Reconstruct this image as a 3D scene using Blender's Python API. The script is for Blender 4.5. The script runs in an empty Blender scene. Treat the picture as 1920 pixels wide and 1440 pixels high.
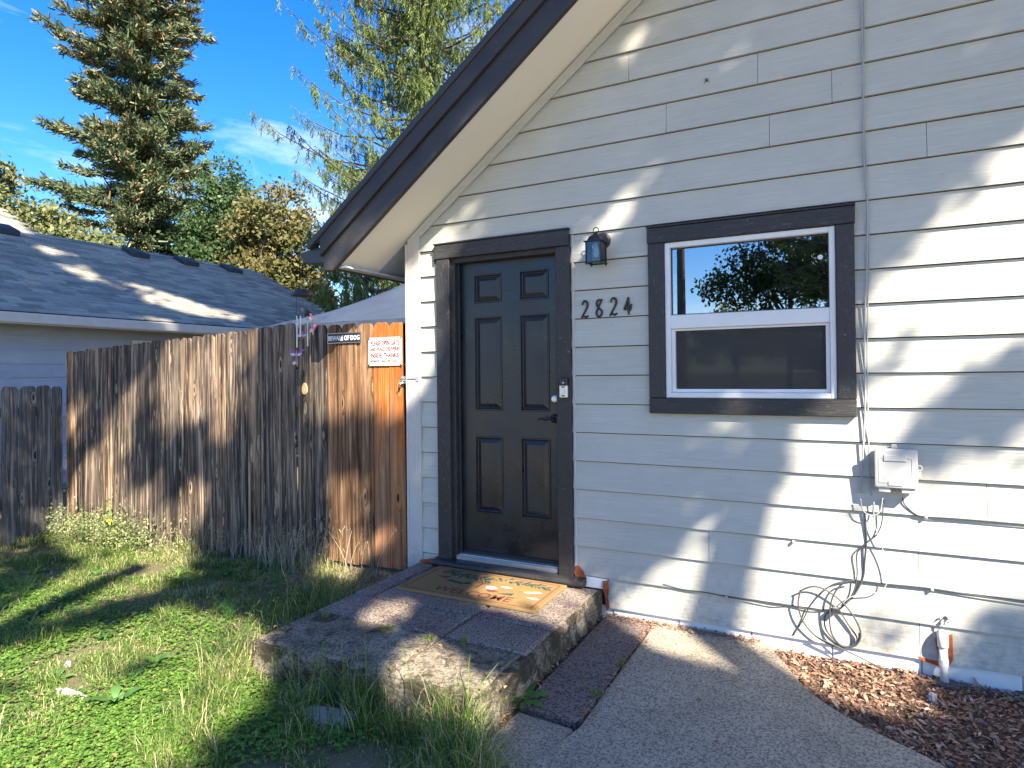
import bpy, bmesh, math, random
import numpy as np
from mathutils import Matrix, Vector
random.seed(7); RNG = np.random.default_rng(7)
SC = bpy.context.scene
COL = SC.collection
# ------------------------------------------------------------------ camera
CAM = np.array([2.75112, -3.75408, 1.47968])
YAW, PITCH, ROLL = math.radians(27.18204), math.radians(0.51345), math.radians(-0.60667)
FPX, CY = 1193.0, 690.215          # focal length and principal row for a 1920 x 1440 frame
_f = np.array([-math.sin(YAW)*math.cos(PITCH), math.cos(YAW)*math.cos(PITCH), math.sin(PITCH)])
_r = np.array([math.cos(YAW), math.sin(YAW), 0.0]); _u = np.cross(_r, _f)
_c, _s = math.cos(ROLL), math.sin(ROLL)
RGT, UPV, FWD = _c*_r+_s*_u, -_s*_r+_c*_u, _f
cd = bpy.data.cameras.new('camera'); cam = bpy.data.objects.new('camera', cd); COL.objects.link(cam)
cd.sensor_width = 36.0; cd.lens = 36.0*FPX/1920.0; cd.shift_y = (CY-720.0)/1920.0
cd.clip_start = 0.05; cd.clip_end = 2000.0
cam.matrix_world = Matrix(((RGT[0], UPV[0], -FWD[0], CAM[0]), (RGT[1], UPV[1], -FWD[1], CAM[1]),
                           (RGT[2], UPV[2], -FWD[2], CAM[2]), (0, 0, 0, 1)))
SC.camera = cam
# ------------------------------------------------------------------ light
SUN = np.array([0.600, -0.480, 0.640]); SUN = SUN/np.linalg.norm(SUN)      # towards the sun
w = bpy.data.worlds.new('World'); SC.world = w; w.use_nodes = True
_n, _l = w.node_tree.nodes, w.node_tree.links
_n.clear()
_out = _n.new('ShaderNodeOutputWorld'); _bg = _n.new('ShaderNodeBackground'); _bg.inputs['Strength'].default_value = 0.095
_sky = _n.new('ShaderNodeTexSky'); _sky.sky_type = 'NISHITA'; _sky.sun_disc = False
_sky.sun_elevation = math.asin(SUN[2]); _sky.sun_rotation = math.atan2(SUN[0], SUN[1])
_sky.air_density = 1.0; _sky.dust_density = 0.3; _sky.ozone_density = 5.0
_hs = _n.new('ShaderNodeHueSaturation'); _hs.inputs['Saturation'].default_value = 1.32; _hs.inputs['Hue'].default_value = 0.512
_l.new(_sky.outputs[0], _hs.inputs['Color'])
_tc = _n.new('ShaderNodeTexCoord'); _mp = _n.new('ShaderNodeMapping'); _mp.inputs['Scale'].default_value = (1.6, 1.6, 5.5)
_mp.inputs['Rotation'].default_value = (0.25, 0.1, 0.4); _mp.inputs['Location'].default_value = (0.9, 0.35, 0.2)
_nz = _n.new('ShaderNodeTexNoise'); _nz.inputs['Scale'].default_value = 1.7; _nz.inputs['Detail'].default_value = 7.0
_nz.inputs['Roughness'].default_value = 0.62; _nz.inputs['Distortion'].default_value = 0.5
_rp = _n.new('ShaderNodeValToRGB'); _rp.color_ramp.elements[0].position = 0.52; _rp.color_ramp.elements[1].position = 0.80
_rp.color_ramp.elements[1].color = (0.6, 0.6, 0.6, 1)
_mx = _n.new('ShaderNodeMix'); _mx.data_type = 'RGBA'
_l.new(_tc.outputs['Generated'], _mp.inputs[0]); _l.new(_mp.outputs[0], _nz.inputs['Vector']); _l.new(_nz.outputs['Fac'], _rp.inputs[0])
_l.new(_rp.outputs[0], _mx.inputs[0]); _l.new(_hs.outputs[0], _mx.inputs[6]); _mx.inputs[7].default_value = (5.6, 5.8, 6.2, 1)
_l.new(_mx.outputs[2], _bg.inputs['Color']); _l.new(_bg.outputs[0], _out.inputs[0])
sd = bpy.data.lights.new('sun', 'SUN'); sd.energy = 5.0; sd.angle = math.radians(0.53); sd.color = (1.0, 0.90, 0.75)
sun = bpy.data.objects.new('sun', sd); COL.objects.link(sun)
sun.rotation_euler = Vector(SUN).to_track_quat('Z', 'Y').to_euler(); sun.location = (8, -8, 12)
SC.view_settings.view_transform = 'Standard'; SC.view_settings.look = 'None'
SC.view_settings.exposure = 1.93; SC.view_settings.gamma = 1.0; SC.view_settings.use_curve_mapping = False
SC.render.engine = 'CYCLES'
SC.cycles.use_denoising = True
SC.cycles.max_bounces = 8; SC.cycles.transparent_max_bounces = 8
# ------------------------------------------------------------------ pixel -> place (on a wall, fence or floor plane)
def ray(x, y): return FWD+(x-960.0)/FPX*RGT+(CY-y)/FPX*UPV
def onY(x, y, Y=0.0): d = ray(x, y); return CAM+d*((Y-CAM[1])/d[1])
def onZ(x, y, Z=0.0): d = ray(x, y); return CAM+d*((Z-CAM[2])/d[2])
def onX(x, y, X): d = ray(x, y); return CAM+d*((X-CAM[0])/d[0])
def along(px, depth): return CAM+depth*(FWD+(px-960.0)/FPX*RGT)
# ------------------------------------------------------------------ object helpers
WLOC = {}
def tag(o, label=None, cat=None, group=None, kind=None):
    if label: o['label'] = label
    if cat: o['category'] = cat
    if group: o['group'] = group
    if kind: o['kind'] = kind
    return o
def empty(name, loc, label=None, cat=None, group=None):
    o = bpy.data.objects.new(name, None); COL.objects.link(o); o.location = loc; o.empty_display_size = 0.1
    WLOC[o.name] = np.array(loc, float)
    return tag(o, label, cat, group)
def place(o, wloc, parent):
    if parent is not None:
        o.parent = parent; o.location = Vector(np.array(wloc)-WLOC[parent.name])
    else: o.location = Vector(wloc)
    WLOC[o.name] = np.array(wloc, float)
def link(name, me, mat, parent=None, wloc=(0, 0, 0), smooth=False):
    if mat is not None and not me.materials: me.materials.append(mat)
    if smooth:
        me.polygons.foreach_set('use_smooth', [True]*len(me.polygons))
    o = bpy.data.objects.new(name, me); COL.objects.link(o); place(o, wloc, parent)
    return o
class MB:
    """collects shapes in world coordinates; build() links them as one mesh object"""
    def __init__(s): s.v = []; s.f = []
    def add(s, V, F):
        b = len(s.v); s.v += [tuple(map(float, p)) for p in V]; s.f += [[i+b for i in f] for f in F]; return s
    def box(s, x0, x1, y0, y1, z0, z1):
        V = [(x0,y0,z0),(x1,y0,z0),(x1,y1,z0),(x0,y1,z0),(x0,y0,z1),(x1,y0,z1),(x1,y1,z1),(x0,y1,z1)]
        return s.add(V, [(0,3,2,1),(4,5,6,7),(0,1,5,4),(1,2,6,5),(2,3,7,6),(3,0,4,7)])
    def prism(s, poly, axis, a, b):
        """poly: 2D points; axis 'x','y','z' is the direction of extrusion from a to b"""
        def P(p, t): return {'x': (t, p[0], p[1]), 'y': (p[0], t, p[1]), 'z': (p[0], p[1], t)}[axis]
        n = len(poly); V = [P(p, a) for p in poly]+[P(p, b) for p in poly]
        F = [list(range(n))[::-1], list(range(n, 2*n))]+[(i, (i+1) % n, n+(i+1) % n, n+i) for i in range(n)]
        return s.add(V, F)
    def tube(s, pts, rad, n=6, caps=True):
        pts = [np.array(p, float) for p in pts]; m = len(pts)
        if not hasattr(rad, '__len__'): rad = [rad]*m
        V = []; F = []; prev = None
        for i in range(m):
            t = pts[min(i+1, m-1)]-pts[max(i-1, 0)]; t /= (np.linalg.norm(t)+1e-12)
            if prev is None:
                a = np.cross(t, [0, 0, 1.0]); 
                if np.linalg.norm(a) < 1e-3: a = np.cross(t, [1.0, 0, 0])
            else: a = prev-t*np.dot(prev, t)
            a /= (np.linalg.norm(a)+1e-12); prev = a; b = np.cross(t, a)
            for k in range(n):
                th = 2*math.pi*k/n; V.append(pts[i]+rad[i]*(math.cos(th)*a+math.sin(th)*b))
        for i in range(m-1):
            for k in range(n): F.append((i*n+k, i*n+(k+1) % n, (i+1)*n+(k+1) % n, (i+1)*n+k))
        if caps: F.append(list(range(n))[::-1]); F.append([(m-1)*n+k for k in range(n)])
        return s.add(V, F)
    def lathe(s, prof, center, axis='z', n=16):
        """prof: (radius, height) pairs about an axis through center"""
        V = []; F = []; m = len(prof); c = np.array(center, float)
        for r, h in prof:
            for k in range(n):
                th = 2*math.pi*k/n; a, b = r*math.cos(th), r*math.sin(th)
                V.append(c+np.array({'z': (a, b, h), 'y': (a, h, b), 'x': (h, a, b)}[axis]))
        for i in range(m-1):
            for k in range(n): F.append((i*n+k, i*n+(k+1) % n, (i+1)*n+(k+1) % n, (i+1)*n+k))
        F.append(list(range(n))[::-1]); F.append([(m-1)*n+k for k in range(n)])
        return s.add(V, F)
    def build(s, name, mat, parent=None, bevel=0.0, smooth=False, seg=1, recalc=True):
        V = np.array(s.v); c = (V.min(0)+V.max(0))/2
        me = bpy.data.meshes.new(name); me.from_pydata([tuple(p) for p in (V-c)], [], s.f)
        if bevel or recalc:
            bm = bmesh.new(); bm.from_mesh(me)
            if recalc: bmesh.ops.recalc_face_normals(bm, faces=bm.faces)
            if bevel:
                es = [e for e in bm.edges if len(e.link_faces) == 2 and e.calc_face_angle(0) > 0.5]
                bmesh.ops.bevel(bm, geom=es, offset=bevel, segments=seg, profile=0.6, affect='EDGES', clamp_overlap=True)
            bm.to_mesh(me); bm.free()
        me.update()
        return link(name, me, mat, parent, c, smooth)
def curve(pts, n=8):
    """Catmull-Rom through points"""
    P = [np.array(p, float) for p in pts]; P = [2*P[0]-P[1]]+P+[2*P[-1]-P[-2]]; out = []
    for i in range(1, len(P)-2):
        for k in range(n):
            t = k/n; a, b, c, d = P[i-1:i+3]
            out.append(0.5*((2*b)+(-a+c)*t+(2*a-5*b+4*c-d)*t*t+(-a+3*b-3*c+d)*t**3))
    out.append(P[-2]); return out
def strips(name, P, W, S, mat, parent=None, tint=None, wloc=None, smooth=False):
    """many ribbons at once: P (n,L,3) spine, W (n,L) half width, S (n,3) side vector, tint (n,)"""
    n, L = P.shape[:2]
    A = P-W[:, :, None]*S[:, None, :]; B = P+W[:, :, None]*S[:, None, :]
    V = np.stack([A, B], 2).reshape(-1, 3)
    c = np.array(wloc, float) if wloc is not None else (V.min(0)+V.max(0))/2
    base = (np.arange(n)*L*2)[:, None, None]; lv = (np.arange(L-1)*2)[None, :, None]
    F = (base+lv+np.array([0, 1, 3, 2])[None, None, :]).reshape(-1)
    nf = n*(L-1)
    me = bpy.data.meshes.new(name); me.vertices.add(len(V)); me.loops.add(nf*4); me.polygons.add(nf)
    me.vertices.foreach_set('co', (V-c).astype(np.float32).ravel())
    me.loops.foreach_set('vertex_index', F.astype(np.int32))
    me.polygons.foreach_set('loop_start', np.arange(0, nf*4, 4, dtype=np.int32))
    me.update(calc_edges=True)
    if tint is not None:
        at = me.attributes.new('tint', 'FLOAT', 'FACE'); at.data.foreach_set('value', np.repeat(tint, L-1).astype(np.float32))
    return link(name, me, mat, parent, c, smooth)
def unit(a): return a/(np.linalg.norm(a, axis=-1, keepdims=True)+1e-9)
def leaves(name, Cn, D, ln, wd, mat, parent=None, tint=None, curl=0.15, simple=False):
    """diamond leaves: Cn (n,3) base, D (n,3) direction, ln length, wd half width"""
    n = len(Cn); D = unit(D); R = RNG.normal(size=(n, 3)); S = unit(np.cross(D, R)); N = np.cross(S, D)
    ln = np.broadcast_to(ln, (n,)); wd = np.broadcast_to(wd, (n,))
    if simple: return strips(name, np.stack([Cn, Cn+D*ln[:, None]], 1), np.stack([wd*0.9, wd*0.45], 1), S, mat, parent, tint)
    P = np.stack([Cn, Cn+D*(ln*0.5)[:, None]+N*(ln*curl*0.5)[:, None], Cn+D*ln[:, None]-N*(ln*curl*0.3)[:, None]], 1)
    W = np.stack([wd*0.12, wd, wd*0.08], 1)
    return strips(name, P, W, S, mat, parent, tint)
def rect_sub(rects, h):
    """cut rectangle h out of a list of rectangles (x0,x1,z0,z1)"""
    out = []
    for (a, b, c, d) in rects:
        x0, x1, z0, z1 = max(a, h[0]), min(b, h[1]), max(c, h[2]), min(d, h[3])
        if x0 >= x1 or z0 >= z1: out.append((a, b, c, d)); continue
        if a < x0: out.append((a, x0, c, d))
        if x1 < b: out.append((x1, b, c, d))
        if c < z0: out.append((x0, x1, c, z0))
        if z1 < d: out.append((x0, x1, z1, d))
    return out
def clip_poly(poly, a, b, c):
    """keep a*x+b*z <= c"""
    out = []
    for i in range(len(poly)):
        p, q = poly[i], poly[(i+1) % len(poly)]; fp, fq = a*p[0]+b*p[1]-c, a*q[0]+b*q[1]-c
        if fp <= 0: out.append(p)
        if fp*fq < 0: t = fp/(fp-fq); out.append((p[0]+t*(q[0]-p[0]), p[1]+t*(q[1]-p[1])))
    return out
def text_mesh(name, body, size, center, mat, parent, sx=1.0, depth=0.0008, shear=0.0, plane='y', bold=0.0):
    """flat lettering; plane 'y' faces the street, 'z' faces up"""
    cu = bpy.data.curves.new(name, 'FONT'); cu.body = body; cu.size = size; cu.align_x = 'CENTER'; cu.align_y = 'CENTER'
    cu.extrude = depth; cu.shear = shear; cu.offset = bold; cu.resolution_u = 3
    t = bpy.data.objects.new(name, cu); COL.objects.link(t)
    dg = bpy.context.evaluated_depsgraph_get(); me = bpy.data.meshes.new_from_object(t.evaluated_get(dg))
    bpy.data.objects.remove(t); bpy.data.curves.remove(cu)
    co = np.zeros(len(me.vertices)*3, np.float32); me.vertices.foreach_get('co', co); co = co.reshape(-1, 3)
    mid = (co.min(0)+co.max(0))/2; co = co-mid; co[:, 0] *= sx
    if plane == 'y': co = np.stack([co[:, 0], -co[:, 2], co[:, 1]], 1)
    me.vertices.foreach_set('co', co.ravel()); me.update()
    return link(name, me, mat, parent, center)
# ------------------------------------------------------------------ materials
def srgb(r, g, b): return tuple(((c/255)/12.92 if c/255 <= 0.04045 else ((c/255+0.055)/1.055)**2.4) for c in (r, g, b))+(1,)
class MT:
    def __init__(s, name, base=(0.5, 0.5, 0.5), rough=0.6, metal=0.0, spec=0.5):
        s.m = bpy.data.materials.new(name); s.m.use_nodes = True; s.n = s.m.node_tree.nodes; s.l = s.m.node_tree.links
        s.b = s.n['Principled BSDF']; s.b.inputs['Base Color'].default_value = tuple(base)[:3]+(1,)
        s.b.inputs['Roughness'].default_value = rough; s.b.inputs['Metallic'].default_value = metal
        s.b.inputs['Specular IOR Level'].default_value = spec
    def coord(s, scale=(1, 1, 1), rnd=True, kind='Object'):
        tc = s.n.new('ShaderNodeTexCoord'); out = tc.outputs[kind]
        if rnd:
            oi = s.n.new('ShaderNodeObjectInfo'); mu = s.n.new('ShaderNodeMath'); mu.operation = 'MULTIPLY'; mu.inputs[1].default_value = 37.0
            s.l.new(oi.outputs['Random'], mu.inputs[0]); ad = s.n.new('ShaderNodeVectorMath'); ad.operation = 'ADD'
            s.l.new(out, ad.inputs[0]); s.l.new(mu.outputs[0], ad.inputs[1]); out = ad.outputs[0]
        mp = s.n.new('ShaderNodeMapping'); mp.inputs['Scale'].default_value = scale; s.l.new(out, mp.inputs[0]); return mp.outputs[0]
    def noise(s, vec, scale=5, detail=4, rough=0.55, dist=0.0):
        t = s.n.new('ShaderNodeTexNoise'); t.inputs['Scale'].default_value = scale; t.inputs['Detail'].default_value = detail
        t.inputs['Roughness'].default_value = rough; t.inputs['Distortion'].default_value = dist
        s.l.new(vec, t.inputs['Vector']); return t.outputs['Fac']
    def voro(s, vec, scale=5, feature='F1'):
        t = s.n.new('ShaderNodeTexVoronoi'); t.feature = feature; t.inputs['Scale'].default_value = scale; s.l.new(vec, t.inputs['Vector'])
        return t.outputs['Distance']
    def ramp(s, fac, stops, interp='LINEAR'):
        t = s.n.new('ShaderNodeValToRGB'); cr = t.color_ramp; cr.interpolation = interp
        while len(cr.elements) < len(stops): cr.elements.new(0.5)
        for e, (p, c) in zip(cr.elements, stops):
            e.position = p; e.color = (c if hasattr(c, '__len__') else (c, c, c))[:3]+(1,) if hasattr(c, '__len__') else (c, c, c, 1)
        s.l.new(fac, t.inputs[0]); return t.outputs[0]
    def mix(s, fac, a, b, mode='MIX'):
        t = s.n.new('ShaderNodeMix'); t.data_type = 'RGBA'; t.blend_type = mode
        for sock, v in ((0, fac), (6, a), (7, b)):
            if hasattr(v, 'is_output') or isinstance(v, bpy.types.NodeSocket): s.l.new(v, t.inputs[sock])
            elif sock == 0: t.inputs[0].default_value = v
            else: t.inputs[sock].default_value = tuple(v)[:3]+(1,)
        return t.outputs[2]
    def math(s, op, a, b=0.0):
        t = s.n.new('ShaderNodeMath'); t.operation = op
        for i, v in enumerate((a, b)):
            if isinstance(v, bpy.types.NodeSocket): s.l.new(v, t.inputs[i])
            else: t.inputs[i].default_value = v
        return t.outputs[0]
    def rnd(s):
        return s.n.new('ShaderNodeObjectInfo').outputs['Random']
    def attr(s, name='tint'):
        t = s.n.new('ShaderNodeAttribute'); t.attribute_name = name; return t.outputs['Fac']
    def col(s, sock): s.l.new(sock, s.b.inputs['Base Color']); return s
    def rgh(s, sock): s.l.new(sock, s.b.inputs['Roughness']); return s
    def bump(s, h, strength=0.3, dist=0.01, prev=None):
        t = s.n.new('ShaderNodeBump'); t.inputs['Strength'].default_value = strength; t.inputs['Distance'].default_value = dist
        s.l.new(h, t.inputs['Height'])
        if prev is not None: s.l.new(prev, t.inputs['Normal'])
        s.l.new(t.outputs[0], s.b.inputs['Normal']); return t.outputs[0]
def painted_siding(name, c1, c2, grain=(2.2, 1, 46)):
    k = MT(name, c1, 0.55, spec=0.3); v = k.coord(grain); g = k.noise(v, 1.6, 5, 0.6, 0.6)
    v2 = k.coord((1, 1, 1)); d = k.noise(v2, 3.0, 5, 0.65); f = k.noise(v2, 55.0, 3, 0.6)
    sp = k.ramp(f, [(0.24, 0.0), (0.30, 1.0)])
    c = k.mix(k.ramp(d, [(0.35, 0.0), (0.7, 1.0)]), c1, c2); c = k.mix(k.ramp(g, [(0.3, 0.0), (0.75, 1.0)]), c, k.mix(1.0, c, (0.88, 0.88, 0.88), 'MULTIPLY'))
    c = k.mix(sp, k.mix(1.0, c, (0.72, 0.7, 0.66), 'MULTIPLY'), c)
    c = k.mix(1.0, c, k.ramp(k.rnd(), [(0, (0.95, 0.95, 0.95)), (1, (1, 1, 1))]), 'MULTIPLY')
    ge = k.n.new('ShaderNodeNewGeometry'); sz = k.n.new('ShaderNodeSeparateXYZ'); k.l.new(ge.outputs['Position'], sz.inputs[0])
    low = k.ramp(k.math('ADD', sz.outputs['Z'], k.math('MULTIPLY', d, 0.35)), [(0.20, 0.55), (0.55, 0.0)]); st = k.noise(k.coord((1, 1, 1)), 26.0, 6, 0.75)
    c = k.mix(k.math('MULTIPLY', low, k.ramp(st, [(0.45, 0.0), (0.62, 1.0)])), c, (0.20, 0.165, 0.12))
    nl = k.voro(k.coord((3.1, 0, 9.0)), 1.0); c = k.mix(k.ramp(nl, [(0.012, 0.55), (0.022, 0.0)]), c, (0.16, 0.14, 0.12))
    k.col(c); b = k.bump(g, 0.75, 0.004); k.bump(d, 0.10, 0.01, b); return k.m
M_SIDING = painted_siding('siding_paint', (0.49, 0.485, 0.42), (0.54, 0.53, 0.455))
M_TRIMW = painted_siding('corner_paint', (0.54, 0.515, 0.465), (0.58, 0.55, 0.49), (46, 1, 2.2))
M_NSIDING = painted_siding('neighbour_siding_paint', (0.42, 0.45, 0.50), (0.47, 0.50, 0.54), (1, 2.2, 46))
def paint_dark(name, c, rough, grain, strength=0.35, chips=True):
    k = MT(name, c, rough, spec=0.5); v = k.coord(grain); g = k.noise(v, 2.2, 5, 0.65, 0.4); v2 = k.coord((1, 1, 1)); f = k.noise(v2, 60, 4, 0.6)
    d = k.noise(v2, 4, 4, 0.6)
    cc = k.mix(k.ramp(d, [(0.35, 0.0), (0.7, 1.0)]), c, tuple(min(1, x*1.7+0.004) for x in c[:3]))
    if chips: cc = k.mix(k.ramp(f, [(0.69, 0.0), (0.74, 0.9)]), cc, (0.30, 0.30, 0.30))
    if chips:
        sc2 = k.noise(k.coord(tuple(x**0.5 for x in grain)), 9, 5, 0.7, 0.5); cc = k.mix(k.ramp(sc2, [(0.57, 0.0), (0.68, 0.7)]), cc, (0.11, 0.105, 0.10))
    k.col(cc); k.rgh(k.ramp(d, [(0.3, max(0.05, rough-0.1)), (0.7, min(1, rough+0.15))])); b = k.bump(g, strength, 0.004); k.bump(f, 0.10, 0.003, b); return k.m
M_TRIMD_H = paint_dark('trim_dark_paint', (0.020, 0.0190, 0.0185), 0.5, (3, 1, 60), 1.0)
M_TRIMD_V = paint_dark('trim_dark_paint_upright', (0.020, 0.0190, 0.0185), 0.5, (60, 60, 14), 1.0)
M_FASCIA = paint_dark('fascia_paint', (0.022, 0.021, 0.021), 0.55, (3, 1, 40), 0.5, False)
M_DOOR = paint_dark('door_paint', (0.0115, 0.0122, 0.0140), 0.30, (1, 1, 1), 0.06, False)
M_GUTTER = MT('gutter_metal', (0.030, 0.032, 0.036), 0.4).m
def plain(name, c, rough=0.6, metal=0.0, var=0.0, scale=8, bump=0.0, spec=0.5):
    k = MT(name, c, rough, metal, spec)
    if var or bump:
        v = k.coord((1, 1, 1)); d = k.noise(v, scale, 5, 0.6)
        if var: k.col(k.mix(k.ramp(d, [(0.3, 0.0), (0.7, 1.0)]), tuple(x*(1-var) for x in c[:3]), tuple(min(1, x*(1+var)) for x in c[:3])))
        if bump: k.bump(d, bump, 0.01)
    return k.m
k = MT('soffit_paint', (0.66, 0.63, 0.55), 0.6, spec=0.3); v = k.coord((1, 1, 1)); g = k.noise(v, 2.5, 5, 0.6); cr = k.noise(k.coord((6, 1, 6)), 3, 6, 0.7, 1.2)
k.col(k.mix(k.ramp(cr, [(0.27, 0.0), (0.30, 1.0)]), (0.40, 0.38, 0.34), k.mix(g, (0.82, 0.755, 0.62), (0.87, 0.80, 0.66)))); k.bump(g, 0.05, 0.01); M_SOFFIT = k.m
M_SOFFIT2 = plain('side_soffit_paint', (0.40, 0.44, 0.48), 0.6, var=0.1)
M_VINYL = plain('window_vinyl', (0.74, 0.74, 0.71), 0.35, var=0.06, scale=6)
M_GASKET = plain('window_gasket', (0.03, 0.03, 0.03), 0.6)
def glassy(name, refl):
    m = bpy.data.materials.new(name); m.use_nodes = True; n, l = m.node_tree.nodes, m.node_tree.links; n.clear()
    o = n.new('ShaderNodeOutputMaterial'); mx = n.new('ShaderNodeMixShader'); tr = n.new('ShaderNodeBsdfTransparent'); gl = n.new('ShaderNodeBsdfGlossy')
    gl.inputs['Roughness'].default_value = 0.004; tr.inputs[0].default_value = (0.75, 0.78, 0.78, 1); fr = n.new('ShaderNodeFresnel'); fr.inputs['IOR'].default_value = 1.5
    ad = n.new('ShaderNodeMath'); ad.operation = 'ADD'; ad.inputs[1].default_value = refl; ad.use_clamp = True
    l.new(fr.outputs[0], ad.inputs[0]); l.new(ad.outputs[0], mx.inputs[0]); l.new(tr.outputs[0], mx.inputs[1]); l.new(gl.outputs[0], mx.inputs[2]); l.new(mx.outputs[0], o.inputs[0])
    return m
M_GLASS = glassy('window_glass', 0.34); M_LGLASS = glassy('lantern_glass', 0.03); M_GLASS2 = glassy('screened_glass', 0.10)
M_ROOM = plain('dark_room', (0.035, 0.033, 0.032), 0.9)
m = bpy.data.materials.new('insect_screen'); m.use_nodes = True; n, l = m.node_tree.nodes, m.node_tree.links; n.clear()
o = n.new('ShaderNodeOutputMaterial'); mx = n.new('ShaderNodeMixShader'); tr = n.new('ShaderNodeBsdfTransparent'); df = n.new('ShaderNodeBsdfDiffuse')
df.inputs[0].default_value = (0.085, 0.085, 0.082, 1); mx.inputs[0].default_value = 0.5
l.new(tr.outputs[0], mx.inputs[1]); l.new(df.outputs[0], mx.inputs[2]); l.new(mx.outputs[0], o.inputs[0]); M_SCREEN = m
# weathered wood
def wood(name, dark, mid, light, fade=False, knots=True, axis='z', flat='x'):
    k = MT(name, mid, 0.85, spec=0.2)
    sc = {'z': (30, 30, 1.1), 'x': (1.1, 30, 30), 'y': (30, 1.1, 30)}[axis]
    vk = k.coord({'z': (8, 0.0, 2.4) if flat == 'x' else (0, 8, 2.4), 'x': (2.4, 0, 8), 'y': (0, 2.4, 8)}[axis]); kd = k.voro(vk, 1.0)
    tv = k.n.new('ShaderNodeTexVoronoi'); tv.inputs['Scale'].default_value = 1.0; k.l.new(vk, tv.inputs['Vector']); sc_ = k.n.new('ShaderNodeSeparateColor'); k.l.new(tv.outputs['Color'], sc_.inputs[0])
    kd = k.math('ADD', kd, k.math('MULTIPLY', sc_.outputs[0], 0.11))
    near = k.ramp(kd, [(0.0, 1.0), (0.30, 0.0)])
    v = k.coord(sc); ad = k.n.new('ShaderNodeVectorMath'); ad.operation = 'ADD'; cm = k.n.new('ShaderNodeVectorMath'); cm.operation = 'SCALE'
    cm.inputs[0].default_value = (2.2, 0, 0.8); k.l.new(near, cm.inputs['Scale']); k.l.new(v, ad.inputs[0]); k.l.new(cm.outputs[0], ad.inputs[1])
    g = k.noise(ad.outputs[0], 1.0, 6, 0.68, 0.7); big = k.noise(k.coord({'z': (5, 5, 1.0), 'x': (1, 5, 5), 'y': (5, 1, 5)}[axis]), 1.0, 4, 0.6)
    fine = k.noise(k.coord(tuple(x*3.2 for x in sc)), 1.0, 3, 0.6)
    c = k.ramp(g, [(0.34, dark), (0.50, mid), (0.67, light)])
    c = k.mix(k.ramp(big, [(0.35, 0.0), (0.68, 1.0)]), k.mix(1.0, c, (0.62, 0.64, 0.68), 'MULTIPLY'), c)
    c = k.mix(k.ramp(fine, [(0.60, 0.0), (0.72, 0.7)]), c, tuple(min(1, x*1.25+0.04) for x in light[:3]))
    if fade:                                                        # unweathered upper half, greyed lower half
        sx = k.n.new('ShaderNodeSeparateXYZ'); k.l.new(k.coord((1, 1, 1), False), sx.inputs[0]); hgt = k.math('ADD', sx.outputs['Z'], k.math('MULTIPLY', k.math('SUBTRACT', big, 0.5), 1.6))
        gw = k.ramp(g, [(0.30, (0.040, 0.030, 0.026)), (0.50, (0.17, 0.12, 0.085)), (0.70, (0.36, 0.27, 0.19))]); c = k.mix(k.ramp(hgt, [(-0.55, 0.40), (0.30, 1.0)]), gw, c)
    c = k.mix(1.0, c, k.ramp(k.rnd(), [(0, (0.55, 0.58, 0.62)), (0.5, (0.92, 0.92, 0.92)), (1, (1.22, 1.08, 0.94))]), 'MULTIPLY')
    if knots:
        c = k.mix(k.ramp(kd, [(0.15, 0.45), (0.19, 0.0)]), c, light)
        c = k.mix(k.ramp(kd, [(0.09, 1.0), (0.13, 0.0)]), c, (0.022, 0.018, 0.015))
    k.col(c); k.rgh(k.ramp(g, [(0.3, 0.75), (0.7, 0.95)])); b = k.bump(g, 0.75, 0.004); k.bump(kd if False else fine, 0.3, 0.002, b); return k.m
M_WOOD = wood('weathered_cedar', (0.016, 0.0145, 0.0135), (0.135, 0.100, 0.073), (0.58, 0.44, 0.30))
M_WOODO = wood('orange_cedar', (0.24, 0.075, 0.020), (0.44, 0.15, 0.036), (0.56, 0.24, 0.07), fade=True)
M_WOODB = wood('brown_cedar', (0.040, 0.024, 0.015), (0.25, 0.130, 0.062), (0.50, 0.31, 0.165))
M_WOODG = wood('grey_cedar', (0.035, 0.036, 0.037), (0.12, 0.118, 0.112), (0.33, 0.32, 0.30), flat='y')
M_WOODX = wood('rail_cedar', (0.075, 0.068, 0.062), (0.17, 0.14, 0.115), (0.26, 0.22, 0.18), axis='x', knots=False)
# masonry
def concrete(name, a, b, sc=1.0, spec_c=(0.10, 0.10, 0.10), pit=0.35, pink=None, bump=0.5):
    k = MT(name, a, 0.9, spec=0.25); v = k.coord((1, 1, 1)); d = k.noise(v, 2.6*sc, 6, 0.65, 0.3); f = k.noise(v, 95*sc, 4, 0.7); e = k.voro(v, 130*sc)
    c = k.mix(k.ramp(d, [(0.32, 0.0), (0.68, 1.0)]), a, b)
    if pink:
        q = k.noise(v, 3.4, 4, 0.6, 0.4); c = k.mix(k.ramp(q, [(0.54, 0.0), (0.64, 0.5)]), c, pink)
    c = k.mix(k.ramp(f, [(0.42, pit), (0.54, 0.0)]), c, spec_c); c = k.mix(k.ramp(e, [(0.10, 0.45), (0.30, 0.0)]), c, tuple(min(1, x*1.8+0.05) for x in b[:3]))
    k.col(c); bb = k.bump(f, bump, 0.004); k.bump(d, 0.2, 0.02, bb); return k.m
M_PAVER = concrete('porch_paver', (0.23, 0.18, 0.145), (0.36, 0.285, 0.225), spec_c=(0.035, 0.03, 0.028), pit=0.9, pink=(0.26, 0.14, 0.135), bump=1.0)
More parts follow.
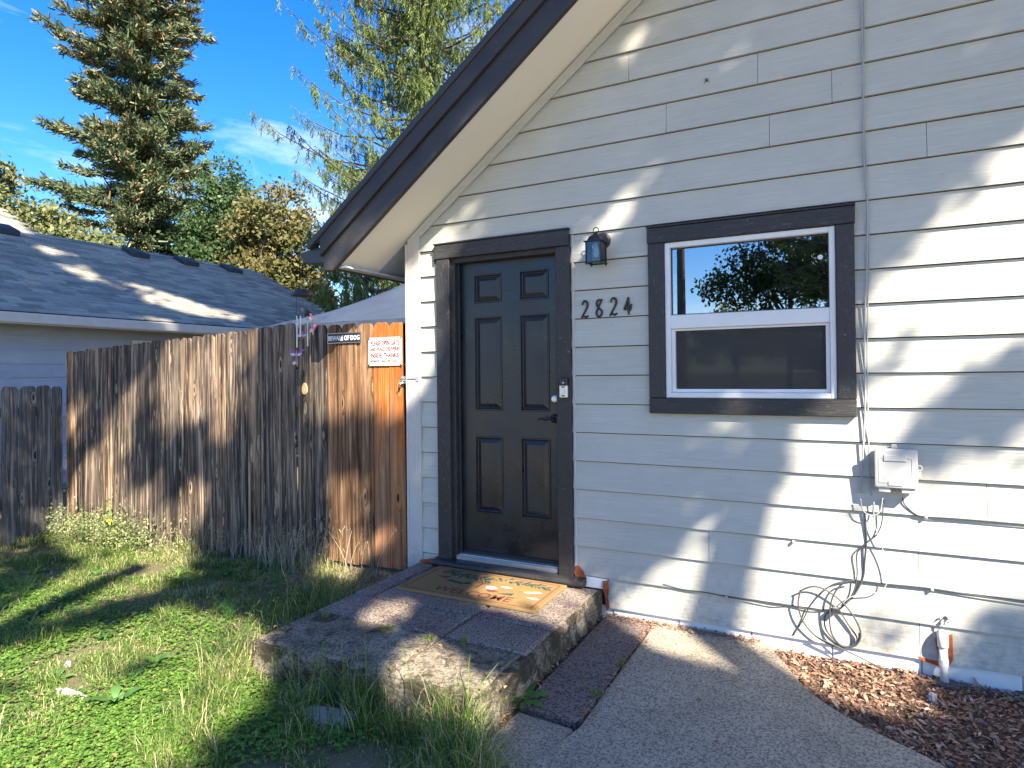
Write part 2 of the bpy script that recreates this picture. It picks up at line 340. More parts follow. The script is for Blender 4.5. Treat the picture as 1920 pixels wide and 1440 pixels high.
def moss_slab(name, moss):
    k = MT(name, (0.2, 0.2, 0.2), 0.95, spec=0.15); v = k.coord((1, 1, 1)); d = k.noise(v, 3.2, 6, 0.7, 0.5); f = k.noise(v, 70, 5, 0.75); e = k.noise(v, 8, 7, 0.75, 0.6)
    c = k.mix(k.ramp(d, [(0.35, 0.0), (0.65, 1.0)]), (0.20, 0.165, 0.122), (0.42, 0.355, 0.26)); c = k.mix(k.ramp(e, [(moss-0.06, 0.0), (moss+0.06, 0.92)]), c, (0.060, 0.050, 0.028))
    c = k.mix(k.ramp(f, [(0.42, 0.8), (0.52, 0.0)]), c, (0.05, 0.043, 0.030)); k.col(c); b = k.bump(f, 1.0, 0.008); k.bump(e, 0.7, 0.014, b); return k.m
M_SLAB = moss_slab('porch_concrete', 0.49); M_SLABT = moss_slab('porch_concrete_top', 0.56)
M_PATH = concrete('path_concrete', (0.35, 0.295, 0.22), (0.49, 0.415, 0.305), spec_c=(0.09, 0.085, 0.075), pit=0.8, bump=0.6)
M_PATHRED = concrete('red_paver', (0.19, 0.145, 0.13), (0.28, 0.21, 0.18), spec_c=(0.035, 0.03, 0.028), pit=0.9, pink=(0.28, 0.15, 0.12), bump=0.8)
M_STONE = concrete('pale_stone', (0.36, 0.33, 0.29), (0.50, 0.46, 0.41), pit=0.25)
M_ROCK = concrete('grey_rock', (0.20, 0.20, 0.21), (0.36, 0.36, 0.37))
k = MT('foundation_paint', (0.66, 0.68, 0.68), 0.75, spec=0.3); v = k.coord((1, 1, 1)); d = k.noise(v, 9, 6, 0.7, 0.4); f = k.noise(v, 40, 4, 0.6)
c = k.mix(k.ramp(d, [(0.27, 0.0), (0.31, 1.0)]), (0.33, 0.20, 0.10), (0.66, 0.68, 0.68)); k.col(k.mix(k.ramp(f, [(0.26, 0.0), (0.31, 1.0)]), (0.20, 0.19, 0.17), c)); k.bump(f, 0.35, 0.006); M_FOUND = k.m
k = MT('soil', (0.10, 0.075, 0.05), 0.95, spec=0.15); v = k.coord((1, 1, 1), False); d = k.noise(v, 1.3, 6, 0.7); f = k.noise(v, 60, 5, 0.7)
c = k.mix(k.ramp(d, [(0.38, 0.0), (0.62, 1.0)]), (0.10, 0.10, 0.045), (0.19, 0.15, 0.095)); k.col(k.mix(k.ramp(f, [(0.4, 0.0), (0.65, 0.5)]), c, (0.16, 0.13, 0.08))); k.bump(f, 0.6, 0.01); M_SOIL = k.m
k = MT('mulch_soil', (0.085, 0.06, 0.045), 0.95, spec=0.1); v = k.coord((1, 1, 1), False); f = k.noise(v, 90, 5, 0.7); k.col(k.mix(f, (0.05, 0.032, 0.022), (0.16, 0.11, 0.08))); k.bump(f, 0.8, 0.01); M_MSOIL = k.m
def tinted(name, stops, rough=0.7, trans=0.0, spec=0.3):
    k = MT(name, stops[0][1], rough, spec=spec); c = k.ramp(k.attr(), stops); k.col(c)
    if trans:
        tl = k.n.new('ShaderNodeBsdfTranslucent'); mx = k.n.new('ShaderNodeMixShader'); mx.inputs[0].default_value = trans; o = k.n['Material Output']
        k.l.new(c, tl.inputs[0]); k.l.new(k.b.outputs[0], mx.inputs[1]); k.l.new(tl.outputs[0], mx.inputs[2]); k.l.new(mx.outputs[0], o.inputs[0])
    return k.m
M_CHIP = tinted('bark_chip', [(0, (0.09, 0.050, 0.034)), (0.45, (0.25, 0.135, 0.085)), (0.8, (0.40, 0.265, 0.18)), (1, (0.58, 0.47, 0.36))], 0.9)
M_GRASS = tinted('grass_blade', [(0, (0.055, 0.12, 0.025)), (0.4, (0.13, 0.23, 0.04)), (0.75, (0.24, 0.34, 0.065)), (0.88, (0.40, 0.40, 0.14)), (1, (0.60, 0.53, 0.32))], 0.55, 0.42)
M_CLOVER = tinted('clover_leaf', [(0, (0.07, 0.15, 0.030)), (0.6, (0.16, 0.30, 0.050)), (1, (0.28, 0.40, 0.08))], 0.55, 0.38)
M_DRY = tinted('dry_stem', [(0, (0.19, 0.15, 0.08)), (0.6, (0.38, 0.31, 0.19)), (1, (0.52, 0.46, 0.31))], 0.8, 0.15)
M_WEED = tinted('weed_leaf', [(0, (0.04, 0.11, 0.035)), (0.6, (0.09, 0.21, 0.05)), (1, (0.18, 0.32, 0.08))], 0.45, 0.35)
M_PALEW = tinted('pale_weed_leaf', [(0, (0.10, 0.15, 0.05)), (0.5, (0.22, 0.27, 0.09)), (1, (0.40, 0.42, 0.20))], 0.6, 0.3)
M_YELLOW = plain('yellow_petal', (0.80, 0.60, 0.02), 0.6)
M_FIR = tinted('fir_needles', [(0, (0.030, 0.058, 0.036)), (0.45, (0.10, 0.145, 0.068)), (0.75, (0.18, 0.215, 0.09)), (0.88, (0.30, 0.26, 0.12)), (1, (0.38, 0.23, 0.12))], 0.6, 0.2)
M_SPRUCE = tinted('spruce_needles', [(0, (0.034, 0.060, 0.020)), (0.45, (0.105, 0.150, 0.036)), (0.85, (0.195, 0.235, 0.055)), (1, (0.33, 0.35, 0.21))], 0.55, 0.22)
M_LEAFL = tinted('light_tree_leaf', [(0, (0.05, 0.075, 0.022)), (0.5, (0.145, 0.165, 0.055)), (1, (0.30, 0.29, 0.13))], 0.5, 0.3)
M_LEAFD = tinted('dark_tree_leaf', [(0, (0.014, 0.036, 0.012)), (0.6, (0.04, 0.085, 0.026)), (1, (0.095, 0.14, 0.05))], 0.5, 0.25)
M_LEAFA = tinted('autumn_leaf', [(0, (0.045, 0.06, 0.020)), (0.4, (0.125, 0.135, 0.045)), (0.75, (0.22, 0.165, 0.06)), (1, (0.31, 0.235, 0.12))], 0.55, 0.3)
k = MT('bark', (0.10, 0.08, 0.06), 0.95, spec=0.1); v = k.coord((6, 6, 1.2)); f = k.noise(v, 4, 6, 0.7); k.col(k.mix(f, (0.05, 0.04, 0.032), (0.17, 0.14, 0.11))); k.bump(f, 0.9, 0.03); M_BARK = k.m
def shingle(name, a, b):
    k = MT(name, a, 0.92, spec=0.2); v = k.coord((1, 1, 1)); f = k.noise(v, 140, 3, 0.7); d = k.noise(v, 2, 4, 0.6)
    c = k.mix(1.0, k.mix(d, a, b), k.ramp(k.math('FRACT', k.math('ADD', k.rnd(), k.attr())), [(0, (0.62, 0.63, 0.66)), (1, (1.2, 1.17, 1.12))]), 'MULTIPLY'); k.col(k.mix(k.ramp(f, [(0.4, 0.35), (0.6, 0.0)]), c, (0.04, 0.04, 0.045))); k.bump(f, 0.5, 0.003); return k.m
M_SHING = shingle('grey_shingle', (0.34, 0.32, 0.255), (0.44, 0.41, 0.33)); M_SHINGD = shingle('dark_shingle', (0.045, 0.045, 0.05), (0.075, 0.075, 0.08))
M_NGUT = plain('neighbour_gutter', (0.62, 0.62, 0.60), 0.45, var=0.05); M_NSOF = plain('neighbour_soffit', (0.17, 0.185, 0.18), 0.7, var=0.08)
M_TENT = plain('canopy_fabric', (0.046, 0.060, 0.086), 0.55, var=0.12, scale=3, bump=0.05)
M_BLACKM = plain('black_metal', (0.02, 0.02, 0.022), 0.45, 0.3, var=0.2, scale=30); M_STEEL = plain('brushed_steel', (0.45, 0.45, 0.46), 0.28, 1.0)
M_ALU = plain('aluminium', (0.55, 0.55, 0.54), 0.35, 0.9, var=0.08); M_NICKEL = plain('satin_nickel', (0.60, 0.59, 0.55), 0.3, 0.8)
M_WHITE = plain('white_print', (0.80, 0.79, 0.77), 0.5); M_RED = plain('red_print', (0.16, 0.014, 0.014), 0.5); M_SBLACK = plain('sign_black', (0.015, 0.015, 0.017), 0.4)
M_NAVY = plain('navy_print', (0.03, 0.06, 0.16), 0.5); M_GOLD = plain('gold_print', (0.45, 0.29, 0.03), 0.5); M_BROWN = plain('brown_print', (0.09, 0.045, 0.02), 0.5); M_ORANGE = plain('orange_print', (0.55, 0.22, 0.05), 0.5); M_PURPLE = plain('purple_print', (0.10, 0.035, 0.16), 0.5)
M_GREENP = plain('green_print', (0.02, 0.055, 0.04), 0.9); M_REDP = plain('rust_print', (0.16, 0.035, 0.025), 0.9); M_WHITEP = plain('pale_print', (0.55, 0.53, 0.48), 0.9)
k = MT('coir', (0.33, 0.20, 0.085), 0.95, spec=0.1); v = k.coord((1, 1, 1)); f = k.noise(v, 260, 3, 0.7); d = k.noise(v, 5, 5, 0.6)
k.col(k.mix(k.ramp(f, [(0.35, 0.0), (0.65, 1.0)]), (0.17, 0.105, 0.045), k.mix(d, (0.34, 0.215, 0.095), (0.46, 0.30, 0.125)))); k.bump(f, 0.8, 0.006); M_COIR = k.m
M_PLASTIC = plain('grey_plastic', (0.46, 0.46, 0.43), 0.5, var=0.05, scale=4); M_CABLE = plain('painted_cable', (0.34, 0.345, 0.34), 0.6); M_CABLED = plain('dark_cable', (0.06, 0.065, 0.07), 0.55)
M_PIPE = plain('painted_pipe', (0.60, 0.60, 0.57), 0.5, var=0.1, scale=14); M_RUST = plain('orange_rot', (0.36, 0.085, 0.022), 0.9, var=0.4, scale=40, bump=0.6)
M_PINK = plain('pink_film', (0.42, 0.11, 0.30), 0.25); M_PINKL = plain('pale_film', (0.70, 0.55, 0.62), 0.25); M_AMBER = plain('amber_body', (0.55, 0.30, 0.06), 0.35)
M_PINE = plain('bare_pine', (0.52, 0.36, 0.18), 0.7, var=0.12, scale=12)
M_POLE = plain('tarred_pole', (0.06, 0.055, 0.05), 0.8); M_TEAL = plain('teal_plastic', (0.02, 0.35, 0.28), 0.5)
M_ASPH = plain('asphalt', (0.05, 0.05, 0.052), 0.9, var=0.2, scale=3, bump=0.2)

M_LAPSHADE = plain('lap_shade_dark', (0.030, 0.028, 0.025), 0.9); M_BOUNCE = concrete('bounce_concrete', (0.48, 0.43, 0.36), (0.56, 0.51, 0.43), pit=0.3)  # near-black backing paints lap shade behind siding; pale concrete is for an added reflector
M_FALLEN = tinted('fallen_leaf', [(0, (0.20, 0.10, 0.04)), (0.5, (0.34, 0.21, 0.09)), (1, (0.48, 0.36, 0.16))], 0.8)
M_GLASS2 = glassy('screened_glass_pane', 0.11)

M_LEAFP = tinted('poplar_leaf', [(0, (0.024, 0.055, 0.020)), (0.6, (0.065, 0.115, 0.038)), (1, (0.14, 0.19, 0.07))], 0.5, 0.28)
# ================================================================== SETTING
def gz(x, y):
    x = np.asarray(x, float); y = np.asarray(y, float)
    z = -0.03-0.026*np.clip(-x, 0, 5.0)+0.06*np.exp(-((x+0.45)/0.55)**2)*np.exp(-(y/0.45)**2)
    z = z+0.010*np.sin(x*3.1+1.3*y)*np.cos(y*2.7-0.6*x)
    z = z-0.055*((x > 1.62) & (x < 7.0) & (y > -3.5))
    return z-0.06*(1-np.exp(-np.clip(np.hypot(x, y)-7, 0, 99)/6))
def axis(a, b, step, far):
    core = np.arange(a, b+1e-6, step); g = step*1.35**np.arange(1, 40); up = b+np.cumsum(g); dn = a-np.cumsum(g)
    return np.concatenate([dn[dn > -far][::-1], core, up[up < far]])
gx, gy = axis(-5.2, 5.2, 0.08, 600), axis(-4.2, 1.0, 0.08, 600)
X, Y = np.meshgrid(gx, gy); Z = gz(X, Y); nx, ny = len(gx), len(gy)
me = bpy.data.meshes.new('ground'); idx = np.arange(nx*ny).reshape(ny, nx)
F = np.stack([idx[:-1, :-1], idx[:-1, 1:], idx[1:, 1:], idx[1:, :-1]], -1).reshape(-1, 4)
me.from_pydata(np.stack([X, Y, Z], -1).reshape(-1, 3).tolist(), [], F.tolist())
tag(link('ground', me, M_SOIL, None, (0, 0, 0), True), 'lawn soil and yard ground around the house', kind='structure')
# street behind the camera
tag(MB().box(-60, 60, -17.0, -10.5, -0.5, -0.055).build('road', M_ASPH), 'asphalt street across the front of the yard', kind='structure')
tag(MB().box(-9.0, 16.0, -10.4, -4.62, -0.3, -0.01).build('bounce_slab', M_BOUNCE), 'added pale slab, out of view, bouncing sunlight onto the house front', kind='structure')  # added pale reflector, bounces warm sunlight into the shaded front
# curved concrete path and red paver
edge = [onZ(*q, 0.0)[:2] for q in ((1440, 1206), (1470, 1240), (1510, 1288), (1560, 1325), (1625, 1362))]
edge = [tuple(p) for p in edge]+[(3.25, -1.05), (3.75, -1.75), (4.4, -2.8), (4.75, -3.6), (5.1, -4.6)]
edge = [tuple(p) for p in curve(edge, 5)]
poly = [(1.765, -0.012), (edge[0][0], -0.012)]+edge+[(1.95, -4.6), (1.60, -2.0), (1.765, -1.24)]
path = tag(empty('path', (2.2, -1.0, 0)), 'grey concrete path curving past the porch to the front door', kind='structure')
MB().prism(poly, 'z', -0.12, 0.0).build('path_slab', M_PATH, path, bevel=0.006)
MB().prism([(1.468, -0.012), (1.752, -0.012), (1.752, -1.19), (1.70, -1.225), (1.468, -1.20)], 'z', -0.10, 0.001).build('paver', M_PATHRED, path, bevel=0.004)
MB().prism([(1.47, -1.235), (1.74, -1.255), (1.73, -1.62), (1.45, -1.60)], 'z', -0.10, -0.012).build('paver', M_PATH, path, bevel=0.007)
# bark mulch bed: soil sheet and chips
X, Y = np.meshgrid(np.arange(2.25, 6.6, 0.06), np.arange(-2.2, 0.01, 0.06)); Z = -0.022-0.020*np.exp(-(Y/0.3)**2)+0.008*np.sin(7*X+3*Y)*np.cos(5*Y-2*X)
def bed_z(x, y): return -0.022-0.020*np.exp(-(y/0.3)**2)+0.008*np.sin(7*x+3*y)*np.cos(5*y-2*x)
def path_edge_x(y):
    e = np.array(edge); return np.interp(-y, -e[:, 1], e[:, 0])
idx = np.arange(X.size).reshape(X.shape); F = np.stack([idx[:-1, :-1], idx[:-1, 1:], idx[1:, 1:], idx[1:, :-1]], -1).reshape(-1, 4)
me = bpy.data.meshes.new('mulch_bed'); me.from_pydata(np.stack([X, Y, Z], -1).reshape(-1, 3).tolist(), [], F.tolist())
tag(link('mulch_bed', me, M_MSOIL, None, (0, 0, 0), True), 'dark soil bed between path and house wall', kind='structure')
n = 21000; x = RNG.uniform(2.3, 4.6, n); y = -RNG.uniform(0.0, 1.0, n)**1.2*1.7-0.004; keep = x > path_edge_x(y)+RNG.normal(-0.012, 0.012, n); x, y = x[keep], y[keep]; n = len(x)
th = RNG.uniform(0, 2*math.pi, n); tilt = RNG.normal(0, 0.35, n); D = np.stack([np.cos(th)*np.cos(tilt), np.sin(th)*np.cos(tilt), np.sin(tilt)], 1)
B = np.stack([x, y, bed_z(x, y)+RNG.uniform(0.001, 0.012, n)], 1); ln = RNG.gamma(1.8, 0.0085, n)+0.006
P = np.stack([B-D*ln[:, None]/2, B, B+D*ln[:, None]/2], 1); P[:, 1, 2] += 0.002; wdt = np.minimum(RNG.uniform(0.08, 0.30, n)*ln, 0.008); W = np.stack([wdt*0.6, wdt, wdt*0.4], 1)
S = unit(np.cross(D, np.array([0, 0, 1.0])+RNG.normal(0, 0.4, (n, 3))))
tag(strips('bark_mulch', P, W, S, M_CHIP, tint=RNG.beta(2, 2.2, n)), 'brown bark mulch chips covering the bed by the wall', 'mulch', kind='stuff')
# ================================================================== HOUSE
EX = 0.1778; KZ = 1.4666; SLOPE = 0.7625; ZR0 = 2.450            # board exposure, one board edge, rake slope, soffit height at the corner
RIDGE = 3.70; OVER = 0.425; DEEP = 9.0
def zr(x): return ZR0+SLOPE*x
house = tag(empty('house', (0, 0, 0)), 'pale grey lap sided house with black door, dark window trim and steep gable', 'house')
dl, dr = onY(824, 600)[0], onY(1073.5, 600)[0]                     # door trim outer edges
do_l, do_r = onY(848, 600)[0], onY(1047, 600)[0]                   # door opening
dtop, dhead = onY(950, 447)[2], onY(950, 474)[2]
wl, wr = onY(1219.5, 600)[0], onY(1604, 600)[0]; wt, wb = onY(1410, 409.5)[2], onY(1410, 777.5)[2]
il, ir = onY(1249.5, 600)[0], onY(1568, 600)[0]; it, ib = onY(1410, 441)[2], onY(1410, 746.5)[2]
DOOR_H = (do_l, do_r, -0.5, dhead); WIN_H = (il, ir, ib, it)
# sheathing wall with openings, clipped under the roof
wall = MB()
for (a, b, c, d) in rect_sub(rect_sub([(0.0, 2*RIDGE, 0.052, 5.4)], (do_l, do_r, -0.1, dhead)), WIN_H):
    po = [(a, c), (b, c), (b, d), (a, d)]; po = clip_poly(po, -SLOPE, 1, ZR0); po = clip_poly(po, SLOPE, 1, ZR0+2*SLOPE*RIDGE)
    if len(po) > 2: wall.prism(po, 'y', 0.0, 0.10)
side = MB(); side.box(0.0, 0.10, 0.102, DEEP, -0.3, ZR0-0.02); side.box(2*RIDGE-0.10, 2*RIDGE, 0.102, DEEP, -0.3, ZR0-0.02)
wall.build('wall', M_LAPSHADE, house, recalc=False); side.build('side_wall', M_SIDING, house, recalc=False)
# lap siding, one object for each board
XR = 5.6
joints = {}
def row_of(px): z = onY(*px)[2]; return math.floor((z-KZ)/EX)
for px in ((1250, 222), (1421, 130), (1737, 264), (1443, 255), (1722, 1065), (1724, 1200), (1180, 108), (1560, 180), (1850, 940), (1330, 1010)):
    joints.setdefault(row_of(px), []).append(onY(*px)[0])
for j in range(-8, 15):
    z0, z1 = KZ+j*EX, KZ+(j+1)*EX-0.0055  # gap under each lap shows the near-black backing as a painted shadow line
    xs = 0.104 if z0 > 0.10 else 1.475
    cuts = [xs]+sorted(joints.get(j, []))+[XR]
    for a, b in zip(cuts[:-1], cuts[1:]):
        rs = rect_sub(rect_sub([(a+(0.0012 if a != xs else 0), b-0.0012, z0, z1)], (do_l-0.03, do_r+0.03, -0.1, dhead+0.03)), WIN_H)
        # separate sides of the door are separate boards
        groups = {}
        for r in rs: groups.setdefault(0 if r[1] < do_l else (2 if r[0] >= ir-1e-6 and z1 < wt and z0 > wb else 1), []).append(r)
        for g in groups.values():
            mb = MB(); sag = random.uniform(-0.0012, 0.0012)
            for (p, q, c, d) in g:
                po = [(p, c), (q, c), (q, d), (p, d)]; po = clip_poly(po, -SLOPE, 1, ZR0-0.055); po = clip_poly(po, SLOPE, 1, ZR0+2*SLOPE*RIDGE)
                if len(po) < 3: continue
                fy = lambda z: -(0.0050+0.0155*max(0.0, (z1-z)/(EX-0.0055)))+sag
                n = len(po); V = [(x, fy(z), z) for x, z in po]+[(x, -0.001, z) for x, z in po]
                mb.add(V, [list(range(n)), list(range(n, 2*n))[::-1]]+[(i, n+i, n+(i+1) % n, (i+1) % n) for i in range(n)])
            if mb.v: mb.build('siding_board', M_SIDING, house)
# corner board, rake trim, caulk strips
cx1 = 0.103
MB().prism([(0, 0.10), (cx1, 0.10), (cx1, zr(cx1)-0.002), (0, zr(0)-0.002)], 'y', -0.030, -0.002).build('corner_board', M_TRIMW, house, bevel=0.003)
MB().box(-0.022, -0.001, -0.030, 0.10, 0.10, zr(0)-0.03).build('corner_board', M_TRIMW, house, bevel=0.003)
L = 5.6; pr = [(cx1+0.002, zr(cx1)-0.075), (RIDGE, zr(RIDGE)-0.075), (RIDGE, zr(RIDGE)-0.003), (cx1+0.002, zr(cx1)-0.003)]
MB().prism(pr, 'y', -0.032, -0.020).build('rake_trim', M_SIDING, house)
MB().box(dr+0.001, dr+0.020, -0.020, -0.001, 0.24, dtop-0.03).build('caulk_strip', M_TRIMW, house, bevel=0.004)
MB().box(dl-0.013, dl-0.001, -0.020, -0.001, 0.24, dtop-0.03).build('caulk_strip', M_TRIMW, house, bevel=0.003)
# rot and bare wood patches at the foot of the siding
def patch(pts, Y, d=0.010):
    MB().prism([tuple(onY(x, y, Y)[[0, 2]]) for x, y in pts], 'y', Y, Y+d).build('rotted_wood', M_RUST, house)
patch([(1078, 1062), (1084, 1061), (1094, 1072), (1097, 1083), (1091, 1087), (1078, 1080)], -0.0255)
patch([(1130, 1090), (1139, 1090), (1141, 1108), (1139, 1122), (1143, 1140), (1137, 1146), (1134, 1118), (1130, 1102)], -0.0275)
patch([(786, 1050), (800, 1049), (809, 1047), (812, 1054), (790, 1056)], -0.034)
patch([(1753, 1199), (1761, 1191), (1774, 1195), (1786, 1190), (1787, 1238), (1779, 1250), (1763, 1240), (1756, 1215)], -0.0265)
patch([(1722, 1231), (1740, 1236), (1762, 1240), (1762, 1250), (1745, 1244), (1726, 1237)], -0.0225)
MB().box(dr+0.004, 1.470, -0.017, -0.001, 0.150, KZ-7*EX-0.006).build('filler_board', M_FOUND, house, bevel=0.002)
MB().box(0.106, dl-0.004, -0.017, -0.001, 0.150, KZ-7*EX-0.006).build('filler_board', M_SIDING, house, bevel=0.002)
# foundation of painted blocks
x = 1.50; i = 0
while x < 5.5:
    MB().box(x+0.002, x+0.398, -0.003-0.002*(i % 3 == 1), 0.09, -0.22, 0.048).build('foundation_block', M_FOUND, house, bevel=0.006); x += 0.40; i += 1
MB().box(0.0, 1.498, 0.002, 0.09, -0.22, 0.048).build('foundation_wall', M_FOUND, house)
# ---- door
fr = MB(); 
jd = 0.075                                                        # depth of the jamb
left_in = onY(864, 700, 0.06)[0]
M_ = 0.0
frame = MB().box(do_l-0.004, left_in, -0.012, 0.10, 0.20, dhead).build('door_frame', M_TRIMD_V, house, bevel=0.003)
MB().box(do_r-0.012, do_r+0.004, -0.012, 0.10, 0.20, dhead).build('door_jamb', M_TRIMD_V, frame, bevel=0.003)
MB().box(left_in, do_r-0.012, -0.010, 0.10, dhead-0.035, dhead).build('door_head', M_TRIMD_H, frame, bevel=0.003)
MB().box(left_in, left_in+0.012, 0.028, 0.044, 0.24, dhead-0.036).build('door_stop', M_TRIMD_V, frame, bevel=0.002)
MB().box(dl, do_l+0.001, -0.043, -0.002, 0.20, dhead-0.006).build('door_casing', M_TRIMD_V, frame, bevel=0.004)
MB().box(do_r-0.001, dr, -0.043, -0.002, 0.20, dhead-0.006).build('door_casing', M_TRIMD_V, frame, bevel=0.004)
MB().box(dl-0.010, dr-0.006, -0.050, -0.002, dhead-0.004, dtop).build('door_casing', M_TRIMD_H, frame, bevel=0.004)
MB().box(dl-0.014, dr-0.002, -0.056, -0.002, dtop+0.001, dtop+0.010).build('drip_cap', M_FASCIA, frame)
MB().box(dl-0.022, dl-0.011, -0.036, -0.002, dhead-0.030, dtop-0.012).build('casing_return', M_FASCIA, frame, bevel=0.003)
DY = 0.060
d0, d1, dz0, dz1 = left_in+0.002, do_r-0.013, 0.262, dhead-0.036
pans = []
for (a, b, c, d) in ((888.5, 516, 943, 566), (974, 508, 1031.5, 560), (889, 595.5, 943, 771), (975, 590, 1031.7, 771.5), (890, 817, 943, 968), (975, 820, 1031.7, 974)):
    p, q = onY(a, b, DY), onY(c, d, DY); pans.append([p[0], q[0], q[2], p[2]])
for a, b in ((0, 1), (2, 3), (4, 5)):                               # pair the rows and columns
    for k_ in (2, 3): m_ = (pans[a][k_]+pans[b][k_])/2; pans[a][k_] = pans[b][k_] = m_
for c_ in (0, 1):
    for k_ in (0, 1):
        m_ = np.mean([pans[c_+2*r][k_] for r in range(3)])
        for r in range(3): pans[c_+2*r][k_] = m_
rs = [(d0, d1, dz0, dz1)]
for h in pans: rs = rect_sub(rs, h)
mb = MB()
for (a, b, c, d) in rs: mb.add([(a, DY, c), (b, DY, c), (b, DY, d), (a, DY, d)], [(0, 1, 2, 3)])
mb.box(d0, d1, DY+0.016, DY+0.044, dz0, dz1)
mb.add([(d0, DY, dz0), (d0, DY+0.016, dz0), (d0, DY+0.016, dz1), (d0, DY, dz1), (d1, DY, dz0), (d1, DY+0.016, dz0), (d1, DY+0.016, dz1), (d1, DY, dz1)], [(0, 3, 2, 1), (4, 5, 6, 7), (0, 1, 5, 4), (3, 7, 6, 2)])
door = mb.build('door', M_DOOR, house, recalc=False); door['label'] = 'black six panel front door'
for h in pans:
    pm = MB(); prof = [(0.0, 0.0), (0.003, -0.005), (0.009, -0.005), (0.016, 0.010), (0.021, 0.012), (0.046, 0.001), (0.048, 0.0005)]; V = []; F = []
    for ins, dy in prof:
        V += [(h[0]+ins, DY+dy, h[2]+ins), (h[1]-ins, DY+dy, h[2]+ins), (h[1]-ins, DY+dy, h[3]-ins), (h[0]+ins, DY+dy, h[3]-ins)]
    for r in range(len(prof)-1):
        for q in range(4): F.append((4*r+q, 4*r+(q+1) % 4, 4*r+4+(q+1) % 4, 4*r+4+q))
    b = 4*(len(prof)-1); F.append((b, b+1, b+2, b+3)); pm.add(V, F); pm.build('door_panel', M_DOOR, door, recalc=False)
hb = onY(1041, 785, DY); db = onY(1042.5, 748, DY)
db[0] = min(db[0], d1-0.032); hb[0] = min(hb[0], d1-0.034)
MB().lathe([(0.031, 0.0), (0.031, -0.010), (0.026, -0.018), (0.021, -0.020), (0.020, -0.026), (0.007, -0.028)], db, 'y', 24).build('deadbolt', M_STEEL, door, smooth=False)
hl = MB().lathe([(0.031, 0.0), (0.030, -0.008), (0.022, -0.016), (0.012, -0.020), (0.011, -0.045)], hb, 'y', 24).build('door_handle', M_BLACKM, door)
lp = curve([hb+[0.0, -0.045, 0], hb+[-0.020, -0.050, 0.004], hb+[-0.050, -0.050, -0.006], hb+[-0.080, -0.048, 0.002], hb+[-0.102, -0.046, -0.010]], 6)
lpn = len(lp); MB().tube(lp, [0.010-0.006*i/(lpn-1) for i in range(lpn)], 8).build('lever', M_BLACKM, hl, smooth=True)
MB().lathe([(0.012, 0.0), (0.012, -0.002)], db+[0, -0.0285, 0], 'y', 16).build('keyhole_plate', M_NICKEL, door)
# threshold and round fronted sill
th = MB().box(left_in, do_r-0.012, -0.022, 0.10, 0.205, 0.236).build('threshold', M_ALU, house, bevel=0.004)
for i in range(5): MB().box(left_in+0.01, do_r-0.022, 0.002+i*0.011, 0.007+i*0.011, 0.2355, 0.2405).build('threshold_rib', M_ALU, th)
MB().box(left_in+0.002, do_r-0.014, 0.050, 0.062, 0.241, 0.262).build('door_sweep', M_BLACKM, th)
s0, s1 = onY(813, 1045, -0.07)[0], onY(1094, 1078, -0.07)[0]
sp = [(-0.002, 0.160), (-0.085, 0.160), (-0.098, 0.168), (-0.104, 0.182), (-0.100, 0.196), (-0.088, 0.204), (-0.002, 0.210)]
MB().prism(sp, 'x', s0, s1).build('door_sill', M_TRIMD_H, house, bevel=0.002)
# ---- window: casing boards, vinyl frame, two sashes, screen
win = MB()
win.box(il, il+0.030, -0.030, 0.06, ib, it); win.box(ir-0.030, ir, -0.030, 0.06, ib, it)
win.box(il+0.030, ir-0.030, -0.030, 0.06, it-0.030, it); win.box(il+0.030, ir-0.030, -0.030, 0.06, ib, ib+0.030)
window = win.build('window', M_VINYL, house, bevel=0.003); window['label'] = 'white vinyl single hung window in dark wooden casing'
cw = 0.0
MB().box(wl-0.004, wr+0.004, -0.048, -0.012, it+0.002, wt).build('window_casing', M_TRIMD_H, window, bevel=0.004)
MB().box(wl, wr, -0.048, -0.012, wb, ib-0.002).build('window_casing', M_TRIMD_H, window, bevel=0.004)
MB().box(wl, il-0.001, -0.046, -0.012, ib-0.001, it+0.001).build('window_casing', M_TRIMD_V, window, bevel=0.004)
MB().box(ir+0.001, wr, -0.046, -0.012, ib-0.001, it+0.001).build('window_casing', M_TRIMD_V, window, bevel=0.004)
MB().box(wl-0.006, wr+0.006, -0.056, -0.012, wt+0.001, wt+0.009).build('drip_cap', M_FASCIA, window)
mz0, mz1 = onY(1410, 611, 0)[2], onY(1410, 584, 0)[2]
rail = MB().box(il+0.028, ir-0.028, -0.024, 0.04, mz0, mz1).build('meeting_rail', M_VINYL, window, bevel=0.004)
MB().box(il+0.034, ir-0.034, 0.010, 0.014, mz1-0.002, it-0.028).build('pane', M_GLASS, window)
MB().box(il+0.050, ir-0.050, 0.030, 0.034, ib+0.05, mz0+0.01).build('pane', M_GLASS2, window)
ls = MB()
for (a, b, c, d) in rect_sub([(il+0.031, ir-0.031, ib+0.031, mz0-0.001)], (il+0.052, ir-0.050, ib+0.050, mz0-0.012)): ls.box(a, b, -0.006, 0.036, c, d)
ls.build('lower_sash', M_VINYL, window)
MB().box(il+0.052, ir-0.050, 0.012, 0.0135, ib+0.050, mz0-0.012).build('insect_screen', M_SCREEN, window)
for (a, b, c, d) in rect_sub([(il+0.030, ir-0.030, mz1, it-0.030)], (il+0.036, ir-0.036, mz1+0.006, it-0.036)):
    MB().box(a, b, 0.004, 0.012, c, d).build('glazing_bead', M_GASKET, window)
st = onY(1538, 482, 0.008); MB().lathe([(0.013, 0.0), (0.013, -0.0012)], st, 'y', 12).build('window_sticker', M_WHITE, window)
